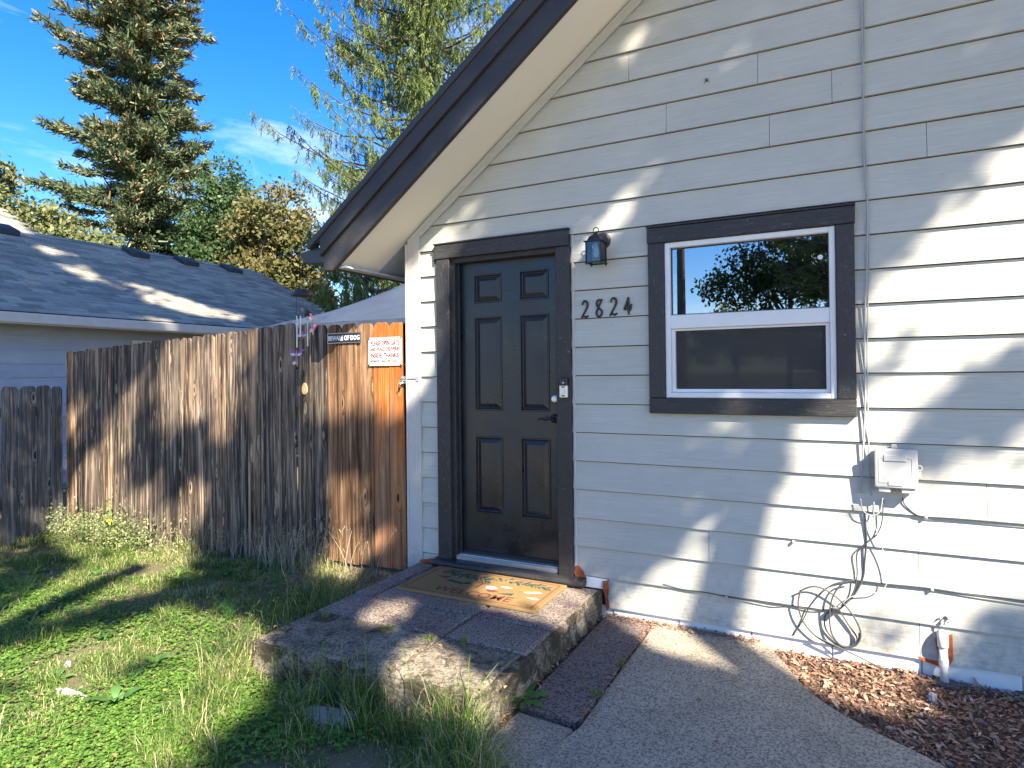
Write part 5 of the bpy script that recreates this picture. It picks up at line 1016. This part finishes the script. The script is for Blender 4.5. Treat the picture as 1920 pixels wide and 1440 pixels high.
flat([(0.585, 0.215), (0.665, 0.225), (0.665, 0.15), (0.64, 0.115), (0.62, 0.105), (0.60, 0.118), (0.585, 0.15)], M_BROWN); MB().prism([(sx0+x*w_, sz0+z*h_) for x, z in [(0.592, 0.19), (0.658, 0.175), (0.655, 0.15), (0.635, 0.122), (0.62, 0.115), (0.597, 0.15)]], 'y', SYY-0.0050, SYY-0.0043).build('logo_mark', M_GOLD, dg_)
for fx in (0.02, 0.98):
    for fz in (0.03, 0.97): q_ = np.array([sx0+fx*w_, SYY-0.003, sz0+fz*h_]); MB().tube([q_+[-0.008*np.sign(fx-.5), -0.002, -0.006*np.sign(fz-.5)], q_+[0.006*np.sign(fx-.5), -0.002, 0.006*np.sign(fz-.5)]], 0.0035, 6).build('zip_tie', M_SBLACK, dg_)
# ================================================================== WIND CHIME under the gutter corner
HY = -0.45; top = onY(568.5, 549, HY); wx, wz = top[0], top[2]
ch = tag(empty('wind_chime', (wx, HY, wz)), 'butterfly wind chime with metal tubes hanging from the gutter corner', 'wind chime')
MB().lathe([(0.086, -0.022), (0.078, -0.010), (0.060, 0.010), (0.050, 0.020), (0.012, 0.024), (0.004, 0.030)], (wx, HY, wz), 'z', 8).build('solar_cap', M_FASCIA, ch)
gzc = min(p_[1] for p_ in gp)
MB().tube([(wx, HY, wz+0.028), (wx, HY, gzc+0.03)], 0.0015, 5).build('hook_wire', M_BLACKM, ch)
for px, y0_, y1_ in ((563, 558, 652), (575, 558, 649), (569, 558, 632)): 
    p0 = onY(px, y0_, HY)[0]; za, zb_ = onY(px, y0_+35, HY)[2], onY(px, y1_, HY)[2]; yo = HY+random.uniform(-.04, .04)
    MB().tube([(p0, yo, wz-0.01), (p0, yo, za)], 0.0010, 4).build('string', M_BLACKM, ch); MB().tube([(p0, yo, za), (p0, yo, zb_)], 0.0055, 8).build('tube', M_STEEL, ch)
def butterfly(px, py, sz, tilt, rot):
    c = onY(px, py, HY+random.uniform(-.05, .05)); o = MB(); ca, sa = math.cos(rot), math.sin(rot); W = []
    for s_ in (-1, 1):
        for (pts, mat) in (([(0, 0.2), (0.55, 0.9), (1.0, 0.85), (0.95, 0.35), (0.5, 0.0)], M_PINK), ([(0, -0.1), (0.5, 0.0), (0.8, -0.25), (0.65, -0.7), (0.3, -0.75)], M_PINKL)):
            V = []
            for (u, v_) in pts: X_, Y_, Z_ = s_*u*sz*math.cos(tilt), v_*sz, u*sz*math.sin(tilt); V.append(c+np.array([X_*ca-Y_*sa*0.6, X_*sa+Y_*0.5, Z_+Y_*0.5]))
            W.append((V+[v2+np.array([0, 0.0008, 0.0005]) for v2 in V], mat))
    bb = MB().tube([c+[0, -0.002, -0.5*sz], c, c+[0, 0.002, 0.55*sz]], [0.002, 0.0045, 0.002], 6).build('butterfly', M_AMBER, ch)
    for V, mat in W: MB().add(V, [(0, 1, 2, 3, 4), (9, 8, 7, 6, 5)]).build('wing', mat, bb, recalc=False)
for a_ in ((568, 581, 0.030, 1.0, 0.4), (585, 599, 0.040, 0.9, 0.2), (587, 622, 0.048, 0.9, -0.5), (568, 628, 0.055, 0.25, 0.1), (556, 664, 0.052, 0.3, 0.5), (557, 681, 0.050, 0.5, -0.2)):
    butterfly(*a_); p_ = onY(a_[0], a_[1], HY); MB().tube([(p_[0], HY, wz-0.012), (p_[0], HY, p_[2])], 0.0008, 4).build('string', M_BLACKM, ch)
eg = onY(571.5, 729, FY-0.014)
plq = [(0.030*math.cos(t)*(1-0.18*math.sin(t)), 0.048*math.sin(t)) for t in np.linspace(0, 2*math.pi, 20)[:-1]]
tag(MB().prism([(eg[0]+x, eg[2]+z) for x, z in plq], 'y', FY-0.019, FY-0.008).build('wood_plaque', M_PINE, bevel=0.002), 'pale egg-shaped wood slice fixed to the gate', 'plaque')
# ================================================================== DOORMAT
A = np.array([0.315, -0.105]); MW, MH = 0.945, 0.485
m0, m1 = onZ(743, 1107, ZT), onZ(1000, 1152, ZT); mx0, mx1 = m0[0]-0.01, m1[0]+0.005; my0, my1 = m1[1], -0.108
mat_ = tag(empty('doormat', ((mx0+mx1)/2, (my0+my1)/2, ZT)), 'tan coir doormat reading WELCOME in front of the black door', 'doormat')
MZ = ZT+0.018; MB().box(mx0, mx1, my0, my1, ZT+0.002, MZ).build('coir_pad', M_COIR, mat_, bevel=0.003)
def mp(u, v_): return (mx0+u*(mx1-mx0), my0+v_*(my1-my0))
def blot(pts, mat, nm='print', h=0.0012): MB().prism([mp(*p_) for p_ in pts], 'z', MZ-0.0005, MZ+h).build(nm, mat, mat_)
t_ = text_mesh('lettering', 'WELCOME', 0.11, mp(0.52, 0.20)+(MZ+0.0008,), M_REDP, mat_, plane='z', bold=0.0006); t_.scale.x = 0.56*(mx1-mx0)/t_.dimensions.x; t_.scale.y = 0.17*(my1-my0)/t_.dimensions.y
def spray_(u0, v0, u1, v1, n, ln):
    m = MB()
    for i in range(n):
        s_ = i/(n-1); c = np.array(mp(u0+(u1-u0)*s_, v0+(v1-v0)*s_))+RNG.normal(0, 0.006, 2); a = math.atan2(v1-v0, u1-u0)*0.6+random.choice((-1, 1))*random.uniform(0.4, 1.2); L_ = ln*random.uniform(.6, 1.1); d_ = np.array([math.cos(a), math.sin(a)]); s2 = np.array([-d_[1], d_[0]])*0.006
        m.prism([tuple(c), tuple(c+d_*L_*0.5-s2), tuple(c+d_*L_), tuple(c+d_*L_*0.5+s2)], 'z', MZ-0.0003, MZ+random.uniform(0.0008, 0.0016))
    m.build('print', M_GREENP, mat_)
spray_(0.10, 0.86, 0.50, 0.72, 64, 0.075); spray_(0.62, 0.82, 0.92, 0.78, 44, 0.05); spray_(0.50, 0.82, 0.62, 0.86, 12, 0.04)
blot([(0.12, 0.62), (0.18, 0.66), (0.24, 0.62), (0.19, 0.57)], M_REDP); blot([(0.22, 0.50), (0.36, 0.44), (0.42, 0.52), (0.38, 0.56), (0.36, 0.50), (0.25, 0.55)], M_GREENP)
blot([(0.44, 0.62), (0.53, 0.60), (0.53, 0.58), (0.495, 0.58), (0.49, 0.40), (0.475, 0.40), (0.48, 0.59), (0.44, 0.60)], M_REDP); blot([(0.53, 0.52), (0.58, 0.55), (0.62, 0.50), (0.60, 0.45), (0.55, 0.44)], M_WHITEP); blot([(0.62, 0.58), (0.66, 0.61), (0.71, 0.58), (0.67, 0.55)], M_WHITEP)
blot([(0.56, 0.40), (0.62, 0.43), (0.66, 0.38), (0.60, 0.34)], M_REDP); blot([(0.66, 0.34), (0.76, 0.42), (0.76, 0.34)], M_GREENP); blot([(0.74, 0.58), (0.86, 0.66), (0.90, 0.62), (0.80, 0.54)], M_ORANGE); blot([(0.80, 0.52), (0.90, 0.60), (0.92, 0.575), (0.83, 0.49)], M_WHITEP); blot([(0.86, 0.36), (0.91, 0.39), (0.95, 0.36), (0.91, 0.33)], M_WHITEP)
for (a, b_, c, d) in rect_sub([(0.035, 0.965, 0.06, 0.94)], (0.042, 0.958, 0.072, 0.928)): p0, p1 = mp(a, c), mp(b_, d); MB().box(p0[0], p1[0], p0[1], p1[1], MZ-0.0004, MZ+0.0007).build('border_line', M_REDP, mat_)
# ================================================================== LOOSE STONES AND STICK
def stone(name, c, rx, ry, h, mat, label, seed, cat='stone'):
    rg = np.random.default_rng(seed); m = MB(); n = 12; ang = np.linspace(0, 2*math.pi, n+1)[:-1]; rr = rg.uniform(0.60, 1.15, n); V = []
    for f_, z in ((0.92, -0.02), (1.0, h*0.5), (0.90, h*0.86), (0.55, h)):
        for a, r in zip(ang, rr): V.append((c[0]+rx*f_*r*math.cos(a), c[1]+ry*f_*r*math.sin(a), c[2]+z+rg.normal(0, h*0.05)))
    m.add(V, [(r*n+i, r*n+(i+1) % n, (r+1)*n+(i+1) % n, (r+1)*n+i) for r in range(3) for i in range(n)]+[[3*n+i for i in range(n)]]); return tag(m.build(name, mat, bevel=0.004), label, cat)
c = onZ(612, 1345, -0.03); stone('stepping_stone', (c[0], c[1], -0.055), 0.20, 0.12, 0.035, M_STONE, 'pale flat stepping stone in the grass before the porch', 5)
c = onZ(1748, 1318, -0.03); stone('rock', (c[0], c[1], -0.035), 0.022, 0.018, 0.052, M_ROCK, 'upright grey pebble in the bark beside the drain pipe', 8); c = onZ(128, 1250, -0.06); stone('rock', (c[0], c[1], -0.07), 0.022, 0.016, 0.04, M_ROCK, 'small grey stone lying in the clover', 9)
c = onZ(1512, 1350, -0.02)
p0, p1 = onZ(108, 1290, -0.02), onZ(165, 1306, -0.02); d_ = p1-p0
tag(MB().prism([tuple((p0+d_*t+np.array([-d_[1], d_[0], 0])/np.linalg.norm(d_)*o)[:2]) for t, o in ((0, -.012), (0.3, -.018), (0.8, -.012), (1, 0.0), (0.7, .012), (0.2, .016))], 'z', -0.055, -0.015).build('bark_piece', M_STONE, bevel=0.003), 'pale sliver of wood lying in the clover', 'wood')
# ================================================================== GRASS AND WEEDS
def on_porch(x, y): return (x > 0.06) & (x < 1.50) & (y > -1.505)
def on_path(x, y): return (x > 1.44) & (y > -1.63)
stn = onZ(612, 1345, -0.03)
def seen(x, y, z, m=0.06):
    d = np.stack([x, y, z], -1)-CAM; zf = d@FWD; u = 0.5+(d@RGT)/zf*FPX/1920; v_ = (CY-(d@UPV)/zf*FPX)/1440; return (zf > 0.3) & (u > -m) & (u < 1+m) & (v_ < 1.10)
def lawn_points(n, lo=(-4.55, -3.0), hi=(1.62, 0.02)):
    x = RNG.uniform(lo[0], hi[0], n); y = RNG.uniform(lo[1], hi[1], n); z = gz(x, y)
    k_ = seen(x, y, z) & ~on_porch(x, y) & ~on_path(x, y) & (np.hypot((x-stn[0])/0.15, (y-stn[1])/0.09) > 1)
    return x[k_], y[k_], z[k_]
def fbm(x, y, s): return 0.5+0.25*np.sin(x*s+1.7*np.sin(y*s*0.7))+0.25*np.sin(y*s*1.3+2.1*np.sin(x*s*0.6+1))
def blades(name, x, y, z, h, w, bend, mat, tint, parent=None):
    n = len(x); az = RNG.uniform(0, 2*math.pi, n); B = np.stack([x, y, z-0.008], 1); d = np.stack([np.cos(az), np.sin(az), 0*az], 1); up = np.array([0, 0, 1.0])
    P = np.stack([B, B+up*(h*0.45)[:, None]+d*(h*bend*0.22)[:, None], B+up*(h*0.8)[:, None]*(1-0.15*bend)[:, None]+d*(h*bend*0.55)[:, None], B+up*(h*(1-0.42*bend))[:, None]+d*(h*bend*1.0)[:, None]], 1)
    W = np.stack([w, w*0.95, w*0.7, w*0.08], 1); az2 = RNG.uniform(0, 2*math.pi, n); S = unit(np.stack([-np.sin(az)+0.5*np.cos(az2), np.cos(az)+0.5*np.sin(az2), 0*az], 1))
    return strips(name, P, W, S, mat, parent, tint)
x, y, z = lawn_points(330000); n = len(x)
near = np.hypot(x-CAM[0], y-CAM[1]); bald = np.exp(-((x+0.45)/0.55)**2-((y+0.22)/0.22)**2); cl = fbm(x, y, 3.1); cz1 = np.clip((-(y)-1.05-0.10*x)*1.4, 0, 1)*cl
bare = np.clip((fbm(x*1.3+2, y*1.1, 4.4)-0.72)*4, 0, 0.75); k_ = RNG.random(n) > np.clip(bald*0.85, 0, 0.85)+bare+0.62*np.clip(cz1*1.5, 0, 1)*(x < 0.05); x, y, z, cl = x[k_], y[k_], z[k_], cl[k_]; n = len(x)
fr_ = np.clip(1.0-np.abs(y+0.15)/0.35, 0, 1); tall = 0.018+0.022*fbm(x, y, 5.0)+0.055*fr_*fbm(x, y, 9)+0.05*np.exp(-((x+0.05)/0.12)**2)*(y < -0.2)+0.06*((x > 0.0) & (y < -1.48))*np.exp(-((y+1.55)/0.18)**2)
clump = np.clip(fbm(x+0.7*np.sin(y*6), y, 11.0)*fbm(y, x, 6.3)*3.2, 0.35, 2.1); h = tall*clump*RNG.gamma(6, 1/6, n)*1.2; dry = np.clip(0.35*fbm(x, y, 2.2)+0.5*bald_(x, y) if False else 0.30*fbm(x, y, 2.2), 0, 1)
tint = np.clip(RNG.beta(2.2, 2.2, n)*0.80+0.12*(fbm(x, y, 4)-0.5), 0, 0.88); dd = RNG.random(n) < 0.24+0.30*(fbm(x+3, y, 2.7) > 0.66)+0.5*np.exp(-((x+0.45)/0.6)**2-((y+0.2)/0.25)**2); tint = np.where(dd, RNG.uniform(0.88, 1.0, n), tint)
tag(blades('grass', x, y, z, h, RNG.uniform(0.0011, 0.0024, n), RNG.uniform(0.25, 1.0, n), M_GRASS, tint), 'patchy green and straw coloured lawn grass', 'grass', kind='stuff')
print('grass', n)
# clover carpets
x, y, z = lawn_points(190000); f = fbm(x, y, 3.1); k_ = RNG.random(len(x)) < np.clip((-y-0.95-0.05*x)*1.3, 0.02, 1)*np.clip((f-0.15)*1.9, 0, 1); x, y, z = x[k_], y[k_], z[k_]; n = len(x)
hh = RNG.uniform(0.010, 0.036, n); cen = np.stack([x, y, z+hh], 1); a0 = RNG.uniform(0, 6.28, n); Cn = np.repeat(cen, 3, 0); aa = np.repeat(a0, 3)+np.tile([0, 2.094, 4.189], n); tlt = RNG.normal(0.12, 0.25, 3*n)
D = np.stack([np.cos(aa), np.sin(aa), np.sin(tlt)], 1); sz_ = np.repeat(RNG.uniform(0.007, 0.014, n), 3); Dn = unit(D); S = unit(np.cross(np.array([0, 0, 1.0])+RNG.normal(0, .15, (3*n, 3)), Dn))
P = np.stack([Cn, Cn+Dn*(sz_*0.55)[:, None], Cn+Dn*(sz_*1.0)[:, None]], 1); W = np.stack([sz_*0.10, sz_*0.52, sz_*0.30], 1)
tag(strips('clover', P, W, S, M_CLOVER, tint=np.repeat(RNG.beta(2, 2, n), 3)), 'low green clover carpeting the front of the lawn', 'clover', kind='stuff'); print('clover', n)
# dry litter below the gate and along the wall foot
x = RNG.uniform(-1.1, 0.06, 2600); y = RNG.uniform(-0.50, 0.015, 2600); z = gz(x, y); n = len(x); th = RNG.uniform(0, 6.28, n); ln = RNG.uniform(0.02, 0.08, n); D = np.stack([np.cos(th), np.sin(th), RNG.normal(0.1, 0.15, n)], 1); B = np.stack([x, y, z+RNG.uniform(0.002, 0.014, n)], 1)
P = np.stack([B, B+D*ln[:, None]*0.5+[0, 0, 0.003], B+D*ln[:, None]], 1); W = np.stack([0*x+0.0012, 0*x+0.0014, 0*x+0.0004], 1); tag(strips('straw_litter', P, W, unit(np.cross(D, [0, 0, 1.0])), M_DRY, tint=RNG.random(n)), 'dry straw litter on the ground below the gate', 'straw', kind='stuff')
# fallen leaves
x = RNG.uniform(-4.3, 3.6, 2600); y = RNG.uniform(-2.9, -0.02, 2600); z = np.where(on_porch(x, y), ZT+0.004, np.where((x > 1.47) & (x < path_edge_x(y)), 0.006, gz(x, y)+0.03)); k_ = seen(x, y, z) & (RNG.random(2600) < np.where(x > 0.06, 0.16, 0.34)); x, y, z = x[k_], y[k_], z[k_]; n = len(x)
th = RNG.uniform(0, 6.28, n); ln = RNG.uniform(0.008, 0.028, n); D = np.stack([np.cos(th), np.sin(th), RNG.normal(0.05, 0.2, n)], 1); B = np.stack([x, y, z], 1); P = np.stack([B, B+D*ln[:, None]*0.5+[0, 0, 0.004], B+D*ln[:, None]], 1)
tag(strips('fallen_leaves', P, np.stack([ln*.08, ln*.32, ln*.05], 1), unit(np.cross(D, [0, 0, 1.0])), M_FALLEN, tint=RNG.random(n)), 'small dry fallen leaves scattered over lawn and paving', 'leaves', kind='stuff')
# crumbs of debris along the wall foot and paver joints
m_ = 900; x = np.concatenate([RNG.uniform(1.46, 2.35, m_), RNG.normal(1.76, 0.02, 420), RNG.normal(1.455, 0.015, 300)]); y = np.concatenate([-np.abs(RNG.normal(0, 0.035, m_))-0.012, RNG.uniform(-1.25, -0.02, 420), RNG.uniform(-1.4, -0.03, 300)]); n = len(x); th = RNG.uniform(0, 6.28, n); ln = RNG.uniform(0.004, 0.022, n); D = np.stack([np.cos(th), np.sin(th), RNG.normal(0.1, 0.25, n)], 1); B = np.stack([x, y, 0.004+RNG.uniform(0, .006, n)], 1)
tag(strips('leaf_litter', np.stack([B, B+D*ln[:, None]*.5, B+D*ln[:, None]], 1), np.stack([ln*.1, ln*.2, ln*.08], 1), unit(np.cross(D, [0, 0, 1.0])), M_CHIP, tint=RNG.uniform(.2, .9, n)), 'brown needle litter along the wall foot and paver joints', 'litter', kind='stuff')
# tall dry stalks along the fence
def stalks(name, pts, label, hmin, hmax, mat=M_DRY, per=1, heads=True):
    PP, WW = [], []
    for (x0, y0) in pts:
        z0 = gz(x0, y0).item(); H = random.uniform(hmin, hmax); ln = RNG.normal(0, 0.28, 2); PP.append([(x0+ln[0]*H*t**1.5, y0+ln[1]*H*0.6*t**1.5, z0+H*t*(1-0.12*t)) for t in (0, 0.3, 0.6, 0.85, 1)]); WW.append([0.0020, 0.0018, 0.0015, 0.0012, 0.0008])
        if heads:
            tip = np.array(PP[-1][-1])
            for q in range(random.randint(3, 7)): d_ = RNG.normal(0, 0.02, 3)+[0, 0, 0.022]; s_ = tip-[0, 0, random.uniform(0, .07)]; PP.append([tuple(s_+d_*t) for t in (0, .25, .5, .75, 1)]); WW.append([0.0006, 0.0006, 0.001, 0.0020, 0.0006])
    P, W = np.array(PP), np.array(WW); n = len(P); S = unit(np.stack([RNG.normal(size=n), RNG.normal(size=n)*0.4, 0*np.arange(n)], 1)); o = strips(name, P, W, S, mat, tint=RNG.random(n)); return o
sx_ = [(random.uniform(-2.9, -0.2), random.uniform(-0.16, -0.02)) for _ in range(110)]+[(random.uniform(-1.35, -0.75), random.uniform(-0.25, -0.02)) for _ in range(100)]+[(random.uniform(-4.3, -3.0), random.uniform(-0.35, -0.05)) for _ in range(26)]
tag(stalks('dry_stalks', sx_, '', 0.12, 0.42), 'thin dry grass stalks with seed heads along the fence foot', 'stalks', kind='stuff')
sx_ = [(random.uniform(-0.18, 0.05), random.uniform(-1.6, -0.35)) for _ in range(46)]+[(random.uniform(0.05, 0.9), random.uniform(-1.72, -1.50)) for _ in range(46)]
tag(stalks('tall_grass', sx_, '', 0.14, 0.36, M_GRASS), 'tall seeding grass along the porch step edge', 'grass', kind='stuff')
# feathery fennel-like weeds
def feather(c, R, H, label, n=16):
    z0 = gz(c[0], c[1]).item(); t = tag(empty('feathery_weed', (c[0], c[1], z0)), label, 'weed', 'feathery weeds in the lawn'); PP, WW = [], []
    for i in range(n):
        a = random.uniform(0, 6.28); d_ = np.array([math.cos(a), math.sin(a), 0]); L_ = H*random.uniform(.6, 1.1); o_ = R*random.uniform(.2, 1); sp = [np.array([c[0], c[1], z0])+d_*o_*u**1.3+np.array([0, 0, L_*(u-0.25*u*u)]) for u in np.linspace(0, 1, 9)]
        PP.append(sp[::2]); WW.append([.0010, .0009, .0008, .0007, .0004])
        for k_ in range(2, 9):
            for q in range(7): e_ = RNG.normal(0, 1, 3)+d_*0.6+[0, 0, 0.8]; e_ = e_/np.linalg.norm(e_)*random.uniform(.012, .035); PP.append([sp[k_]+e_*u for u in np.linspace(0, 1, 5)]); WW.append([.0005]*4+[.0002])
    P = np.array(PP); n_ = len(P); strips('foliage', P, np.array(WW), unit(RNG.normal(size=(n_, 3))*[1, 1, .3]), M_WEED, t, RNG.uniform(.3, 1, n_))
for px, R, H, lb_ in (((520, 1110), 0.14, 0.26, 'feathery green weed at the back corner of the porch step'), ((45, 1110), 0.16, 0.24, 'feathery green weed at the foot of the low fence'), ((712, 1335), 0.12, 0.22, 'feathery green weed in front of the porch step'), ((430, 1165), 0.12, 0.20, 'yellowish feathery weed left of the porch step')):
    c = onZ(*px, -0.05); feather(c, R, H, lb_)
# broad leaf rosettes
def rosette(name, c, nl_, L_, W_, label, cat='weed', up=0.5, mat=M_WEED, zb=None, group='broad leaved weeds', lobes=False):
    z0 = gz(c[0], c[1]).item() if zb is None else zb; t = tag(empty(name, (c[0], c[1], z0)), label, cat, group); a0 = random.uniform(0, 6)
    for i in range(nl_):
        a = a0+i*2.4+random.uniform(-.3, .3); l_ = L_*random.uniform(.6, 1.1); d_ = np.array([math.cos(a), math.sin(a), 0]); u = np.linspace(0, 1, 8); e = up*random.uniform(.4, 1.2)
        sp = np.array([c[0], c[1], z0])+d_[None]*(l_*u)[:, None]*math.cos(e*0.8)+np.array([0, 0, 1.0])*(l_*(math.sin(e)*1.2*u-0.75*u**2.2*math.sin(e)))[:, None]
        wp_ = W_*np.array([.12, .22, .6, .95, 1.0, .8, .45, .05])*random.uniform(.8, 1.1)
        if lobes: wp_ = wp_*np.array([1, 1, .55, 1.2, .6, 1.25, .7, 1])
        strips('leaf', sp[None], wp_[None], np.array([[-d_[1], d_[0], 0.12]]), mat, t, np.array([random.uniform(.25, 1)]), smooth=True)
    return t
rosette('dandelion', onZ(985, 1312, 0.0), 13, 0.13, 0.020, 'leafy dandelion rosette at the porch step corner', up=0.45, zb=0.0, lobes=True)
rosette('plantain', onZ(985, 1268, 0.0), 8, 0.16, 0.016, 'upright strap leaved weed growing against the porch step', up=1.15, zb=0.0)
for px, lb_, nl_, L_ in (((215, 1330), 'plantain rosette in the clover beside the pale wood sliver', 9, .12), ((290, 1250), 'plantain rosette beside the shaded strip of lawn', 8, .10), ((430, 1080), 'plantain rosette under the middle of the tall fence', 9, .14), ((330, 1080), 'plantain rosette near the sunny fence foot', 8, .14), ((120, 1120), 'plantain rosette beside the feathery weed by the low fence', 8, .12), ((500, 1065), 'plantain rosette beside the gate post', 8, .12), ((395, 1040), 'plantain rosette touching the tall fence', 8, .14), ((560, 1250), 'plantain rosette against the left porch edge', 8, .10), ((70, 1150), 'plantain rosette on the left lawn edge', 9, .12), ((330, 1345), 'plantain rosette in the front clover', 8, .10), ((640, 1290), 'plantain rosette under the porch front edge', 7, .11)):
    rosette('plantain', onZ(*px, -0.05), nl_+3, L_*1.15, 0.021, lb_, up=1.0)
xx, yy, zz = lawn_points(260, (-3.9, -2.5), (0.0, -0.15))
for i in range(min(34, len(xx))):
    rosette('plantain', (xx[i], yy[i], 0), random.randint(5, 9), random.uniform(0.05, 0.10), random.uniform(0.010, 0.018), 'small plantain rosette among the lawn grass', up=random.uniform(0.6, 1.2), group='small weeds among the lawn grass')
# small tufts in the joints
def tuft(px, zt, label, n=40, H=0.05, mat=M_GRASS):
    c = onZ(*px, zt); x = c[0]+RNG.normal(0, .012, n); y = c[1]+RNG.normal(0, .012, n); o = blades('grass_tuft', x, y, np.full(n, zt+0.006), RNG.uniform(.5, 1, n)*H, np.full(n, .0013), RNG.uniform(.5, 1.2, n), mat, RNG.uniform(.2, .95, n)); tag(o, label, 'grass', 'grass tufts in the joints')
for px, zt, lb_ in (((1165, 1247), 0.0, 'grass tuft in the joint between the red paver and the path'), ((1118, 1305), 0.0, 'smaller grass tuft at the end of the red paver'), ((724, 1182), ZT, 'grass tuft on the porch pavers behind the sunny spot'), ((808, 1200), ZT, 'grass tuft in the middle porch joint'), ((870, 1206), ZT, 'thin grass tuft near the right porch paver'), ((612, 1157), ZT, 'tuft of grass on the left porch paver')): tuft(px, zt, lb_)
# pale bramble thicket and young shrub against the fence
c = onY(205, 1000, -0.10); n = 3800; q = RNG.normal(0, 1, (n, 3))*[0.52, 0.09, 0.10]; P0 = np.array([c[0], -0.16, gz(c[0], -0.16).item()+0.13])+q; P0[:, 2] = np.maximum(P0[:, 2], gz(P0[:, 0], P0[:, 1])+0.01); P0[:, 1] = np.minimum(P0[:, 1], -0.01)
br = tag(empty('bramble_patch', (c[0], -0.16, gz(c[0], -0.16).item())), 'pale sunlit bramble patch against the tall fence', 'shrub'); leaves('foliage', P0, RNG.normal(0, 1, (n, 3))+[0, -.3, .3], RNG.uniform(.014, .034, n), RNG.uniform(.005, .011, n), M_PALEW, br, RNG.random(n))
m = MB()
for i in range(26): x0 = c[0]+random.uniform(-.6, .6); z0 = gz(x0, -.15).item(); e_ = (x0+random.uniform(-.25, .25), -0.12+random.uniform(-.08, .08), z0+random.uniform(.12, .34)); m.tube(curve([(x0, -.15, z0), ((x0+e_[0])/2+.02, -.16, (z0+e_[2])/2+.04), e_], 3), 0.0018, 4)
m.build('canes', M_BARK, br, recalc=False)
sc_ = onY(203, 1000, -0.08); z0 = gz(sc_[0], -0.08).item(); sh = tag(empty('young_shrub', (sc_[0], -0.08, z0)), 'small upright shrub with green and yellow leaves before the fence', 'shrub'); zt_ = onY(200, 932, -0.08)[2]
MB().tube(curve([(sc_[0]+.02, -.08, z0), (sc_[0]+.01, -.085, (z0+zt_)/2), (sc_[0], -.08, zt_)], 5), [0.0045-0.0003*i for i in range(11)], 6).build('stem', M_BARK, sh)
for i in range(17):
    f_ = i/16; zz = zt_-0.02-(zt_-z0)*0.52*f_; a = i*2.4; l_ = 0.045+0.055*f_; d_ = np.array([math.cos(a), math.sin(a)*0.5-0.3, 0.0]); u = np.linspace(0, 1, 7); b0 = np.array([sc_[0], -.08, zz])
    sp = b0+d_[None]*(l_*u)[:, None]+np.array([0, 0, 1.0])*(l_*(0.5*u-0.9*u*u))[:, None]; strips('leaf', sp[None], (np.array([.1, .6, .95, 1, .8, .45, .03])*l_*0.27)[None], np.array([[-d_[1], d_[0], 0.3]])/1.1, M_YELLOW if i == 13 else (M_PALEW if i % 5 == 4 else M_WEED), sh, np.array([random.uniform(.3, 1)]))
# yellow flowers on thin stems
for px, top_, lb_ in (((395, 1150), (390, 1120), 'yellow hawkweed flower in the middle of the lawn'), ((438, 1040), (441, 987), 'tallest yellow flower against the dark fence pickets'), ((412, 1050), (412, 1006), 'yellow flower bud beside the tallest flower'), ((362, 1050), (356, 993), 'yellow flower at the edge of the sunny pickets'), ((345, 1060), (342, 1021), 'low yellow flower at the fence foot'), ((515, 1160), (514, 1126), 'yellow flower beside the feathery weed'), ((312, 1330), (310, 1294), 'yellow flower in the front clover'), ((728, 1072), (728, 1044), 'yellow flower before the orange pickets'), ((614, 1085), (615, 1077), 'yellow leaf-like bloom on the straw below the gate')):
    b0 = onZ(*px, -0.05); b0[2] = gz(b0[0], b0[1]).item(); dd_ = ray(*top_); tt_ = (b0[1]-CAM[1])/dd_[1]; tp = CAM+dd_*tt_
    fl = tag(empty('yellow_flower', tuple(b0)), lb_, 'flower', 'yellow flowers in the grass'); MB().tube(curve([b0, (b0+tp)/2+[0.006, 0, 0], tp], 4), 0.0014, 5).build('stem', M_WEED if False else M_BARK, fl)
    m = MB()
    for i in range(14): a = i/14*6.283; r_ = 0.011*random.uniform(.8, 1.1); d_ = np.array([math.cos(a), math.sin(a)*0.8-0.35, 0.35]); s_ = np.array([-math.sin(a), math.cos(a), 0])*0.0022; m.add([tp, tp+d_*r_*0.6-s_, tp+d_*r_, tp+d_*r_*0.6+s_], [(0, 1, 2, 3)])
    m.build('bloom', M_YELLOW, fl, recalc=False)
